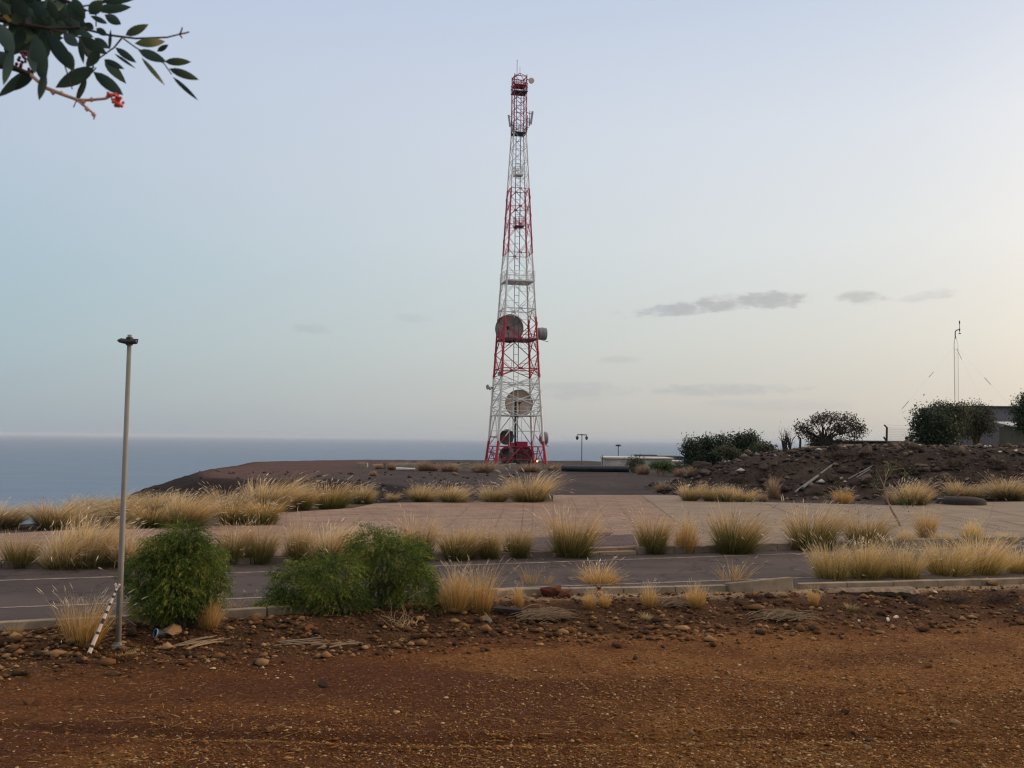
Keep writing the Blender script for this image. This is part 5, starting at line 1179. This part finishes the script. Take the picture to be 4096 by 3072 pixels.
tree('grey-green rounded shrub right of the black pipe', 636, 471.5, [(636, 465, 8, 6)], 900, .08, TG2, 13, name='shrub', Y=88, cat='bush')
tree('bright green flat-topped shrub with pale stems', 661, 475, [(660, 465, 9, 3), (667, 466, 6, 3.5), (655, 466, 5, 2.5)], 900, .075, TG4, 14, name='shrub', Y=80, cr=.14, trunk_m=TWIG, branch=16, tr=.05, cat='bush')
tree('dark low shrub under the white building', 678, 472, [(676, 469, 8, 3)], 500, .08, TG1, 15, name='shrub', Y=86, cat='bush')
for (u, h, lab) in ((907, 7, 'left of two tiny pointed cypresses by the fence'), (911, 8, 'right of two tiny pointed cypresses by the fence')):
    tree(lab, u, 443, [(u, 443 - h * .35, 1.0, h * .4), (u, 443 - h * .6, .6, h * .35)], 500, .06, TG1, int(u), name='cypress', group='cypresses by the fence', Y=95, cr=.05, trunks=1, branch=3)

# the thin leaning sapling by the far kerb
def leaning_sapling():
    b = spot(900.5, 526); Y = b[1]; b[2] = .15; root = thing('dead_sapling', 'thin leaning sapling with a few yellowish leaves at the right of the paving', 'sapling', b)
    P = lambda u, v, d=0: at(u, v, Y + d); lc = tuple(b); g = np.random.default_rng(4)
    main = [P(900.5, 526.3), P(896, 517), P(892.5, 511.5), P(888.5, 503), P(885.5, 494), P(884, 486), P(886, 478), P(885, 470)]
    mb = MB().tube(main, [.042, .038, .034, .03, .025, .02, .014, .006], n=7)
    twigs = [(P(884.2, 487), P(880, 477, .3), P(876, 470, .4)), (P(886, 480), P(893, 470, -.3), P(897, 463, -.4)), (P(884, 490), P(877, 489, .2), P(872, 486, .3)), (P(886, 494), P(897, 493, -.2), P(905, 498, -.3)), (P(897, 493, -.2), P(902, 501, -.2), P(908, 508, -.2)), (P(893, 470, -.3), P(903, 468, -.4), P(909, 476, -.4)), (P(885.5, 478), P(889, 468, .2), P(887, 460, .2))]
    for t in twigs: mb.tube(t, [.012, .009, .004], n=5)
    mb.build('trunk', TWIG, root, lc)
    C = []
    for t in twigs:
        for f in np.linspace(.2, 1, 9):
            for _ in range(3): C.append(np.array(t[1]) * (1 - f) + np.array(t[2]) * f + g.normal(0, .09, 3))
    C = np.array(C); e1 = g.normal(0, 1, C.shape); e1 /= np.linalg.norm(e1, axis=1)[:, None]; e2 = np.cross(e1, g.normal(0, 1, C.shape)); e2 /= np.linalg.norm(e2, axis=1)[:, None]; s = g.uniform(.025, .05, len(C))[:, None]
    V = np.stack([C - e1 * s, C + e2 * s * .5, C + e1 * s, C - e2 * s * .5], 1).reshape(-1, 3)
    np_mesh('leaves', V, np.arange(len(V)).reshape(-1, 4), TG4, {'h': np.repeat(g.uniform(.3, 1, len(C)), 4), 'r': np.repeat(g.uniform(.3, 1, len(C)), 4)}, parent=root, loc=lc)
leaning_sapling()
# dark round planting bed with a rusty bent pipe
p = G(961, 504, .15); W = 47 * p[1] / F
EARTHD = mat('dark_bed_earth', (.034, .027, .022), (.02, .016, .013), scale=5, rough=.95, bump=.8, bscale=25)
mb = MB(); prof = [(0, W / 2), (.16, W / 2 * .98), (.25, W / 2 * .9), (.31, W * .3), (.33, .01)]; mb.lathe((p[0], p[1], .152), (0, 0, 1), prof, 40)
tag(mb.build('planting_bed', EARTHD, None, (p[0], p[1], .152), smooth=True), 'dark round raised planting bed on the concrete at the right', 'planting bed')
q = at(958, 501, p[1] - .1); mb = MB(); k = p[1] / F
mb.tube([(q[0], q[1], .30), (q[0], q[1], .25 + 5.5 * k), (q[0] + 1.2 * k, q[1], .25 + 7.4 * k), (q[0] + 3.2 * k, q[1], .25 + 8.2 * k), (q[0] + 6 * k, q[1], .25 + 8.4 * k)], .055, n=8)
tag(mb.build('bent_pipe', mat('rusty_pipe', (.22, .085, .05), (.13, .05, .03), scale=8, rough=.8), None, (q[0], q[1], .25), smooth=True), 'rusty bent pipe sticking up from the dark planting bed', 'pipe')
# long poles on the mound
POLEM = mat('pale_grey_pole', (.21, .20, .18), (.13, .125, .115), scale=3, rough=.7)
for (u0, v0, u1, v1, r, lab) in [(795, 493.5, 832, 466.5, .055, 'long pale grey pole lying up the slope of the mound'), (803, 489, 818, 477.5, .06, 'shorter grey pole lying beside the long one on the mound'), (848, 480, 872, 467, .035, 'thin grey rod lying high on the mound'), (856, 478.5, 870, 470, .035, 'second thin rod lying below the thin grey rod on the mound'), (834, 484, 842, 479.5, .07, 'short flat grey slab on the mound below the rods')]:
    a = spot(u0, v0); b = spot(u1, v1); a[2] += r * 1.2; b[2] += r * 1.2; tag(MB().tube([a, b], r, n=7).build('pole', POLEM, None, tuple(a)), lab, 'pole', 'poles lying on the mound')

# ------------------------------------------------------------------ things at the back of the field
def base_at(u, v): p = spot(u, v, 125); return p
BLK = mat('black_plastic_pipe', (.018, .024, .028), (.011, .014, .017), scale=2, rough=.45, spec=.4)
p0 = base_at(561.5, 472.4); p1 = base_at(628.5, 472.9); Yp = (p0[1] + p1[1]) / 2; a = at(561.5, 469.3, Yp); b = at(628.5, 469.8, Yp); r = 3.3 * Yp / F; a[2] = b[2] = float(ground_z(a[0], Yp)[0]) + r + .05
mb = MB().lathe(a, tuple(b - a), [(0, r - .05), (0, r), (np.linalg.norm(b - a), r), (np.linalg.norm(b - a), r - .05), (0, r - .05)], 28)
tag(mb.build('pipe', BLK, None, tuple(a), smooth=False), 'thick black pipe section lying at the far side of the field', 'pipe')
p0 = base_at(396, 470.5); a = np.array([p0[0], p0[1], p0[2] + .13]); b = at(415, 470, p0[1]); b[2] = a[2]
mb = MB().tube([a, a * .6 + b * .4, b], [.17, .13, .10], n=12); tag(mb.build('pole', mat('white_pole', (.6, .55, .47), (.45, .4, .35), scale=3), None, tuple(a), smooth=True), 'pale tapered pole lying on the gravel left of the tower', 'pole')
BLOCK = [CONC2, mat('pinkish_block', (.36, .26, .2), (.26, .19, .15), scale=2, rough=.9), mat('greenish_block', (.22, .21, .15), (.15, .14, .10), scale=2, rough=.9)]
for i, (u0, u1, vb, vt, mi, lab) in enumerate([(357, 367, 467.2, 463, 0, 'leftmost beige concrete block at the field edge'), (372, 382, 468, 464.5, 1, 'pinkish block behind a dry clump, second from the left'), (387, 395, 468, 464, 2, 'olive concrete block beside the small black barrel'), (397, 409, 468.3, 464, 0, 'wide tan concrete block behind the pale pole'),
        (410, 418, 468.3, 463.8, 0, 'pale patterned block above the right end of the pale pole'), (450, 461, 469, 464, 0, 'pale block half hidden by dry grass left of the tower'), (460, 469, 468.3, 463.2, 2, 'olive panel block beside a dark post'), (472, 480, 467.2, 464, 0, 'low beige block left of the tower feet'),
        (496, 504, 469.3, 465, 1, 'brownish block right under the tower left foot'), (503.5, 510, 468.6, 464.3, 2, 'olive block under the tower'), (509, 516, 468, 463.2, 0, 'taller pale block under the middle of the tower')]):
    p = base_at((u0 + u1) / 2, vb); k = p[1] / F; w = (u1 - u0) * k; h = (vb - vt) * k; mb = MB().box((p[0], p[1] + .4, p[2] + h / 2 - .03), (w, .8, h + .06), random.uniform(-.12, .12))
    if i in (0, 3, 4): mb.box((p[0] - w * .5 + .06, p[1] + .3, p[2] + h / 2), (.1, .86, h * .9), 0)
    tag(mb.build('concrete_block', BLOCK[mi], None, tuple(p), bevel=.03), lab, 'concrete block', 'concrete blocks at the field edge')
for (u0, u1, vb, vt, lab, nm) in [(383, 386.4, 468.6, 463.4, 'small black barrel between two concrete blocks', 'barrel'), (541.3, 545.2, 471, 464.4, 'dark olive drum at the right foot of the tower', 'barrel'), (433.5, 437, 466, 462.8, 'black drum top behind the dry grass left of the tower', 'barrel')]:
    p = base_at((u0 + u1) / 2, vb); k = p[1] / F; w = (u1 - u0) * k / 2; h = (vb - vt) * k
    mb = MB().lathe(p, (0, 0, 1), [(-.05, .01), (-.05, w), (h * .33, w), (h * .33, w + .02), (h * .36, w + .02), (h * .36, w), (h * .66, w), (h * .66, w + .02), (h * .69, w + .02), (h * .69, w), (h, w), (h, w - .03), (h - .03, w - .04), (h - .03, .01)], 18)
    tag(mb.build(nm, DARK if '54' not in str(u0) else BLOCK[2], None, tuple(p)), lab, 'barrel', 'barrels at the field edge')
p = base_at(459.5, 468.5); k = p[1] / F
tag(MB().tube([p, p + np.array([0, 0, 5.4 * k])], .09, n=6).box((p[0] - 1.2 * k, p[1], p[2] + 5.4 * k), (3.2 * k, .2, .12)).build('post', DARK, None, tuple(p)), 'short dark post with a crosspiece left of the tower', 'post')
# lamp posts beyond the field
def park_lamp(u, vt, vb, Y, label, arms=True):
    b = at(u, vb, Y); t = at(u, vt, Y); t[0] = b[0]; root = thing('lamp_post', label, 'lamp post', b, 'lamp posts beyond the field'); lc = tuple(b); k = Y / F
    MB().tube([b - np.array([0, 0, 3.0]), t], [.07, .05], n=8).build('pole', STEEL, root, lc)
    if arms:
        z = t[2] - 1.0 * k; MB().box((b[0], Y, z), (9.5 * k, .1, .1)).build('crossarm', DARK, root, lc)
        for s in (-1, 1):
            mb = MB().lathe((b[0] + s * 4.7 * k, Y, z - .06), (0, 0, -1), [(0, .04), (.12, .05), (.14, .17), (.34, .15), (.5, .08), (.5, .01)], 8); mb.build('lantern', DARK if s < 0 else STEEL, root, lc)
    else:
        MB().lathe(t, (0, 0, 1), [(-.1, .05), (-.05, .34), (.08, .32), (.14, .05)], 12).build('lamp_head', DARK, root, lc)
park_lamp(581.7, 433.8, 466, 112, 'twin-arm lamp post against the sea right of the tower')
park_lamp(618.3, 445.6, 459, 118, 'shorter single-headed lamp post behind the white building', False)
# low white building
def white_building():
    Y = 104.0; k = Y / F; a = at(606.5, 458, Y); b = at(672, 459, Y); root = thing('low_building', 'low weathered white flat-roofed building half hidden below the field edge', 'building', (a[0], Y, a[2] - 3)); lc = (a[0], Y, a[2] - 3)
    WALLW = mat('stained_white_wall', (.55, .50, .43), (.28, .25, .21), scale=.5, rough=.9, detail=9)
    w = b[0] - a[0]; MB().box(((a[0] + b[0]) / 2, Y + 3, a[2] - 1.55), (w, 6, 3.0)).build('wall', WALLW, root, lc)
    MB().box(((a[0] + b[0]) / 2, Y + 3, a[2] + .02), (w + .3, 6.3, .14)).build('roof', mat('pale_roof_edge', (.62, .57, .5), (.5, .46, .4), scale=1), root, lc)
    c = at(679.5, 461, Y + 1); MB().box((c[0], Y + 4.5, c[2] - 1.45), (15 * k, 5, 2.6)).build('annex', WALLW, root, lc); MB().box((c[0], Y + 4.5, c[2] - .08), (15.6 * k, 5.2, .13)).build('annex_roof', mat('grey_annex_roof', (.5, .47, .42), scale=1), root, lc)
    d = at(662, 457, Y + 8); MB().box((d[0], Y + 11, d[2] - .2), (46 * k, 5, .6)).box((at(648, 456.5, Y + 7)[0], Y + 9, d[2] + .06), (21 * k, 3, .34)).build('upper_roof', mat('grey_green_roof', (.13, .13, .115), (.09, .09, .085), scale=1), root, lc)
    e = at(603, 456, Y); MB().tube([(e[0], Y + .5, e[2] - 2), (e[0], Y + .5, e[2] + .1)], .04, n=5).tube([(e[0], Y + .5, e[2] - .3), (a[0], Y + .5, e[2] - .3)], .03, n=4).build('pipe', STEEL, root, lc)
white_building()
# grey building on the mound
def grey_building():
    Y = 92.0; k = Y / F; zb = 2.2; a = at(958, 407.2, Y); zt_ = a[2]; x0, x1 = a[0], at(1075, 407, Y)[0]; root = thing('grey_building', 'flat-roofed grey building with a window, behind the trees at the right', 'building', (x0, Y, zb)); lc = (x0, Y, zb)
    WG = mat('grey_plaster', (.17, .165, .175), (.135, .13, .14), scale=.6, rough=.9)
    w0 = at(1004, 423, Y)[0]; w1 = at(1017, 423, Y)[0]; wz1 = at(1010, 423.5, Y)[2]; wz0 = at(1010, 433.8, Y)[2]
    mb = MB(); D = 8
    mb.box(((x0 + w0) / 2, Y + D / 2, (zb + zt_) / 2), (w0 - x0, D, zt_ - zb)); mb.box(((w1 + x1) / 2, Y + D / 2, (zb + zt_) / 2), (x1 - w1, D, zt_ - zb))
    mb.box(((w0 + w1) / 2, Y + D / 2, (zb + wz0) / 2), (w1 - w0, D, wz0 - zb)); mb.box(((w0 + w1) / 2, Y + D / 2, (zt_ + wz1) / 2), (w1 - w0, D, zt_ - wz1)); mb.build('wall', WG, root, lc)
    MB().box(((x0 + x1) / 2, Y + D / 2 - .05, zt_ + .07), (x1 - x0 + .2, D + .3, .14)).build('roof', DARK, root, lc)
    fr = MB(); fw = .06
    for (x, s) in ((w0 + fw / 2, fw), (w1 - fw / 2, fw), (at(1012, 428, Y)[0], .14)): fr.box((x, Y + .18, (wz0 + wz1) / 2), (s, .08, wz1 - wz0 - .01))
    for z in (wz0 + .04, wz1 - .04): fr.box(((w0 + w1) / 2, Y + .181, z), (w1 - w0 - .01, .07, .07))
    wd = fr.build('window', mat('pale_window_frame', (.42, .42, .43), scale=2, rough=.5), root, lc)
    gm = mat('dark_glass', (.03, .035, .04), (.02, .022, .026), scale=1, rough=.1, spec=.5); MB().box(((w0 + w1) / 2, Y + .24, (wz0 + wz1) / 2), (w1 - w0, .02, wz1 - wz0)).build('pane', gm, wd, lc)
    MB().box(((w0 + w1) / 2, Y - .04, wz0 - .03), (w1 - w0 + .2, .16, .06)).build('sill', WG, wd, lc)
grey_building()
def shed():
    Y = 86.0; k = Y / F; a = at(1016, 428, Y); b = at(1060, 428, Y); zb = 2.3; root = thing('shed', 'small olive shed with a pale corrugated roof edge at the far right', 'shed', (a[0], Y, zb)); lc = (a[0], Y, zb); zt_ = at(1020, 426.5, Y)[2]
    MB().box(((a[0] + b[0]) / 2, Y + 1.5, (zb + zt_) / 2), (b[0] - a[0], 3, zt_ - zb)).build('wall', mat('olive_shed_wall', (.10, .095, .065), (.07, .066, .048), scale=1), root, lc)
    mb = MB(); n = 40; V = []
    for i in range(n + 1):
        x = a[0] - .35 + (b[0] - a[0] + .7) * i / n; dz = .04 * (i % 2); V += [(x, Y - .5, zt_ + .0 + dz), (x, Y + 3.3, zt_ + .45 + dz), (x, Y + 3.3, zt_ + .41 + dz), (x, Y - .5, zt_ - .06 + dz)]
    fs = []
    for i in range(n):
        for q in range(4): fs.append((i * 4 + q, i * 4 + (q + 1) % 4, i * 4 + 4 + (q + 1) % 4, i * 4 + 4 + q))
    mb.add(V, fs).build('roof', mat('pale_corrugated_sheet', (.6, .57, .52), (.45, .43, .4), scale=2), root, lc)
shed()
# guyed mast
def mast():
    Y = 84.0; k = Y / F; b = at(956.6, 443, Y); zb = float(ground_z(b[0], Y)[0]); top = at(955.4, 344.8, Y); root = thing('guyed_mast', 'thin guyed lattice mast with a bent pipe top, behind the trees at the right', 'mast', (b[0], Y, zb)); lc = (b[0], Y, zb)
    MET = mat('light_mast_steel', (.60, .57, .53), (.5, .48, .45), scale=2, rough=.5); x = b[0]; mb = MB(); w = .17; zt_ = top[2]; C = [(-w, -.1), (w, -.1), (0, .2)]
    for dx, dy in C: mb.tube([(x + dx, Y + dy, zb), (x + dx, Y + dy, zt_), (x, Y, zt_ + .9)], .017, n=5)
    z = zb; i = 0
    while z < zt_ - .3:
        for q in range(3): a, c = C[q], C[(q + 1) % 3]; mb.tube([(x + a[0], Y + a[1], z), (x + c[0], Y + c[1], z + .3)], .006, n=4)
        z += .3
    mb.build('lattice', MET, root, lc)
    pm = MB(); z0 = zt_ + .5; pm.tube([(x, Y, z0), (x, Y, z0 + .55), (x + .06, Y, z0 + .68), (x + .18, Y, z0 + .74), (x + .36, Y, z0 + .76)], .045, n=8); pm.build('bent_pipe', STEEL, root, lc)
    sm = MB(); X = x + .37; sm.tube([(X, Y, z0 + .45), (X, Y, z0 + 1.3)], .025, n=6); sm.tube([(X, Y, z0 + 1.25), (X, Y, z0 + 1.5)], .05, n=8); sm.tube([(X, Y, z0 + .66), (X, Y, z0 + .86)], .05, n=8); sm.tube([(X - .1, Y, z0 + .42), (X + .12, Y, z0 + .44)], .03, n=6); sm.build('wind_sensor', DARK, root, lc)
    WIRE = mat('guy_wire', (.3, .29, .27), scale=2); 
    def guy(u0, v0, u1, v1, ueq, gu, gv, dY):
        a = Vector((x, Y, float(at(955.4, v0, Y)[2]))); e = Vector(tuple(at(gu, gv, Y + dY)))
        o = MB().tube([a, e], .0025, n=4).build('guy_wire', WIRE, root, lc)
        for t0, t1 in ueq: MB().tube([a.lerp(e, t0), a.lerp(e, t1)], .02, n=5).build('insulator', DARK, o, lc)
    guy(955, 346, 0, 0, [(.42, .50), (.83, .92)], 897, 415, -14); guy(955, 346, 0, 0, [(.03, .13)], 1000, 440, 8); guy(955, 346, 0, 0, [(.52, .62)], 1016, 412, -12)
mast()
# wire fence on the mound with bent-top posts
def fence():
    pts = [(772.5, 457, 446.5, 70), (800, 448, 438.5, 72), (886.5, 442, 427.5, 78), (925, 443, 429, 82)]; b0 = at(pts[2][0], pts[2][1], 78); root = thing('wire_fence', 'wire fence with dark posts bent at the top, along the mound', 'fence', b0); lc = tuple(b0); tops = []
    for (u, vb, vt, Y) in pts:
        b = at(u, vb, Y); b[2] = min(b[2], float(ground_z(b[0], Y)[0])) - .1; t = at(u + .4, vt, Y); h = at(u - 2.3, vt - 2.6, Y)
        MB().tube([b, t, h], [.09, .08, .06], n=6).build('post', DARK, root, lc); tops.append((b, t, h))
    mb = MB()
    for (a, c) in ((tops[2], tops[3]),):
        for f in np.linspace(.05, 1, 12): mb.tube([a[0] * (1 - f) + a[1] * f, c[0] * (1 - f) + c[1] * f], .006, n=4)
        mb.tube([a[2], c[2]], .008, n=4)
        for q in np.linspace(0, 1, 40): mb.tube([a[0] * (1 - q) + c[0] * q, a[1] * (1 - q) + c[1] * q], .004, n=4)
    mb.build('wire_mesh', STEEL, root, lc)
    p = at(886.5, 442, 78); MB().tube([at(886.5, 441, 78), at(884, 437.3, 77)], .07, n=5).build('strut', DARK, root, lc)
fence()
a = at(838, 441.4, 96); b = at(925, 442.3, 96); 
mb = MB().box(((a[0] + b[0]) / 2, 98, a[2] - 1.0), (b[0] - a[0], 3, 2.0)); mb.box(((a[0] + b[0]) / 2, 97.9, a[2] + .05), (b[0] - a[0] + .3, 3.4, .12))
tag(mb.build('low_wall', mat('dark_low_wall', (.09, .08, .07), (.06, .053, .048), scale=1), None, (a[0], 97, a[2] - 2)), 'long low dark wall behind the wire fence on the mound', 'wall')

# ------------------------------------------------------------------ branch hanging into the top left corner
def corner_tree():
    LEAF = leafy('leathery_dark_leaf', [(0, (.018, .040, .034)), (.5, (.038, .068, .048)), (.85, (.095, .12, .05)), (1, (.24, .21, .08))], .25, rough=.45, vary=.05, rnd_amt=.5)
    PB_ = mat('peeling_pale_bark', (.58, .36, .25), (.36, .20, .14), scale=60, rough=.8); DK = mat('dark_twig_bark', (.06, .04, .032), (.035, .025, .02), scale=60, rough=.8)
    BERRY = mat('red_berry', (.62, .075, .05), (.48, .05, .04), scale=60, rough=.35, spec=.5); BERRY2 = mat('dark_red_berry', (.14, .02, .022), (.09, .015, .018), scale=60, rough=.4)
    D = 1.6; base = (-2.3, 1.3, float(ground_z(-2.3, 1.3)[0])); root = thing('tree', 'dark leafy branch with red berries hanging in at the top left corner', 'tree', base); g = np.random.default_rng(8)
    def Z(x, y, d=0.0): return at(x / 8.848, y / 8.848, D + d)
    fork = Vector((-1.55, 1.5, 3.95)); tip = Z(-60, 520, .02)
    MB().tube([(base[0], base[1], base[2] - .1), (-2.28, 1.32, 1.6), (-2.15, 1.4, 3.0), (-2.05, 1.45, 4.3)], [.13, .11, .09, .05], n=12).build('trunk', BARK, root, base, smooth=True)
    lim = MB(); start = Vector((-2.13, 1.41, 3.1)); a = Z(-450, 80); lim.tube([start, Vector((-1.6, 1.5, 3.5)), a, Z(-100, 560), Z(120, 600), Z(270, 660)], [.035, .022, .012, .007, .005, .0036], n=8); lim.tube([a, Z(-100, 150, .08), Z(150, 210, .06), Z(420, 250)], [.008, .005, .004, .003], n=8)
    lim.tube([a, Z(-120, -200), Z(150, -150), Z(420, -60), Z(700, 60)], [.012, .008, .005, .004, .003], n=8); lim.build('limb', DK, root, base, smooth=True)
    tw = MB(); q = .0012
    for pts, r in [([(420, 250), (700, 245), (960, 310), (1200, 340), (1480, 330), (1600, 300)], 2.0), ([(1590, 303), (1606, 270), (1612, 245)], 1.2), ([(1600, 300), (1640, 292), (1672, 283)], 1.2), ([(1590, 305), (1610, 335)], 1.0), ([(1090, 340), (1200, 420), (1450, 560), (1520, 660)], 1.1), ([(1080, 335), (1010, 420), (940, 470), (820, 560)], 1.2), ([(700, 60), (850, 130), (850, 235)], 1.1), ([(700, 60), (900, 30), (1100, -20)], 1.2), ([(420, 250), (480, 330), (580, 600), (640, 790)], 1.2), ([(430, 250), (700, 330), (830, 600)], 1.4), ([(850, 600), (760, 700), (650, 950)], .9)]:
        tw.tube([Z(x, y, .01 * i) for i, (x, y) in enumerate(pts)], [r * q * (1 - .1 * i) for i in range(len(pts))], n=6)
    tw.build('twig', DK, root, base)
    pb = MB(); pb.tube([Z(270, 660), Z(400, 775), Z(540, 830), Z(690, 885), Z(800, 885), Z(935, 872), Z(985, 850)], [.0030, .0032, .0030, .0026, .0023, .0021, .0016], n=8); pb.tube([Z(690, 890), Z(780, 965), Z(845, 1020), Z(828, 1058)], [.0024, .0020, .0016, .001], n=7)
    for (x, y) in ((545, 825), (470, 820), (810, 882), (740, 900), (770, 965), (830, 1015)): pb.lathe(Z(x, y), (0, 0, 1), [(-.004, .001), (0, .0045), (.004, .001)], 6)
    pb.build('bare_twig', PB_, root, base, smooth=True)
    L = [(1110, 312, 1315, 215, 100), (1190, 385, 1462, 368, 100), (1225, 445, 1475, 548, 105), (1390, 455, 1490, 395, 60), (1455, 545, 1692, 548, 88), (1495, 608, 1760, 706, 92), (1528, 680, 1755, 890, 48), (1250, 508, 1460, 757, 52), (1020, 420, 1207, 556, 78), (1012, 475, 1200, 606, 34), (835, 335, 965, 430, 85), (850, 250, 950, 315, 75), (968, 440, 980, 258, 36),
         (845, 85, 1162, 62, 115), (925, 130, 1072, 215, 105), (800, 140, 950, 208, 60), (890, 15, 1225, -25, 95), (790, 125, 905, 0, 130), (830, 600, 490, 776, 165), (925, 530, 1118, 742, 115), (825, 635, 1090, 842, 130), (765, 690, 668, 912, 70), (590, 440, 645, 640, 100), (700, 350, 740, 565, 60), (700, 330, 850, 560, 120), (920, 525, 1102, 612, 70), (690, 320, 950, 480, 130), (560, 300, 695, 410, 115), (410, 300, 610, 610, 120),
         (310, 300, 390, 740, 170), (400, 640, 345, 888, 85), (430, 290, 660, 610, 120), (110, 430, 30, 755, 95), (285, 615, -20, 860, 120), (300, 620, 130, 802, 110), (0, 350, 300, 330, 130), (150, 100, 350, 300, 160), (300, 0, 500, 250, 150), (450, 0, 700, 210, 170), (600, 20, 745, 205, 150), (-20, 200, 120, 480, 160), (200, 250, 150, 430, 120), (-20, 450, 100, 600, 130), (640, -20, 755, 165, 110), (100, 0, 260, 140, 160), (-30, 20, 100, 130, 120), (380, 260, 420, 520, 120), (260, 420, 310, 650, 90), (640, 250, 830, 330, 80), (760, 200, 830, 260, 70), (520, 240, 330, 330, 110), (880, 450, 760, 600, 110), (600, 600, 590, 470, 60)]
    for i in range(105): x, y = g.uniform(-60, 640), g.uniform(-60, 330); a = g.uniform(0, 6.28); l = g.uniform(150, 290); L.append((x, y, x + l * math.cos(a), y + l * math.sin(a) * .8, g.uniform(90, 150)))
    V, Fq, H, Rr = [], [], [], []
    for n, (bx, by, tx, ty, w) in enumerate(L):
        d0 = g.uniform(-.07, .1) if n < 58 else g.uniform(.02, .2); B = Z(bx, by, d0); Tp = Z(tx, ty, d0 + g.uniform(-.02, .02)); ax = Tp - B; ln = np.linalg.norm(ax); ax /= ln
        vd = B - CAM; vd /= np.linalg.norm(vd); side = np.cross(ax, vd); side /= np.linalg.norm(side); nn = np.cross(side, ax); hw = w * .78 / 8.848 / F * D / 2; s = len(V); fold = g.uniform(.1, .4); K = 7; tipc = .95 if n in (4, 5, 0, 1, 7) else g.uniform(.2, .6); curl = g.uniform(-.09, .09); rl = g.uniform(.2, .9)
        for q in range(K):
            t = q / (K - 1); ww = hw * (math.sin(math.pi * t ** .85) ** .8 if 0 < t < 1 else .02) * 1.06; c = B + ax * ln * t + nn * (curl * ln * math.sin(math.pi * t))
            for e in (-1, 0, 1): V.append(c + side * ww * e + nn * (abs(e) * ww * fold)); H.append(tipc * (.45 + .55 * t)); Rr.append(rl)
        for q in range(K - 1):
            for e in range(2): a = s + q * 3 + e; Fq.append((a, a + 1, a + 4, a + 3))
    np_mesh('leaves', np.array(V), np.array(Fq), LEAF, {'h': H, 'r': Rr}, parent=root, loc=base, smooth=True)
    def berries(pts, m, r):
        mb = MB()
        for x, y in pts:
            c = Z(x, y, g.uniform(-.006, .006)); rr = r * g.uniform(.8, 1.2); mb.lathe(c, (0, 0, 1), [(-rr, rr * .05), (-rr * .7, rr * .7), (0, rr), (rr * .7, rr * .7), (rr, rr * .05)], 8)
        return mb.build('berries', m, root, base, smooth=True)
    berries([(1032 + g.normal(0, 26) + (k_ - 880) * .35, k_) for k_ in g.uniform(822, 940, 34)], BERRY, .0028)
    berries([(200 + g.normal(0, 34), 520 + g.normal(0, 36)) for i in range(24)], BERRY2, .0027)
    yl = MB(); c = [Z(20, 140, -.08), Z(60, 128, -.08), Z(112, 185, -.08), Z(75, 195, -.08)]; yl.add([tuple(q) for q in c], [(0, 1, 2, 3)]); yl.build('yellowed_leaf', mat('yellow_leaf', (.30, .19, .04), (.2, .12, .03), scale=40), root, base)
corner_tree()

# ------------------------------------------------------------------ render look
sc.view_settings.view_transform = 'Standard'; sc.view_settings.look = 'None'; sc.view_settings.exposure = 0.0; sc.view_settings.gamma = 1.0
sc.view_settings.use_curve_mapping = False
sc.render.engine = 'CYCLES'
sc.cycles.filter_width = 1.25 if hasattr(sc.cycles, 'filter_width') else 1.5
sc.cycles.max_bounces = 6; sc.cycles.transparent_max_bounces = 8
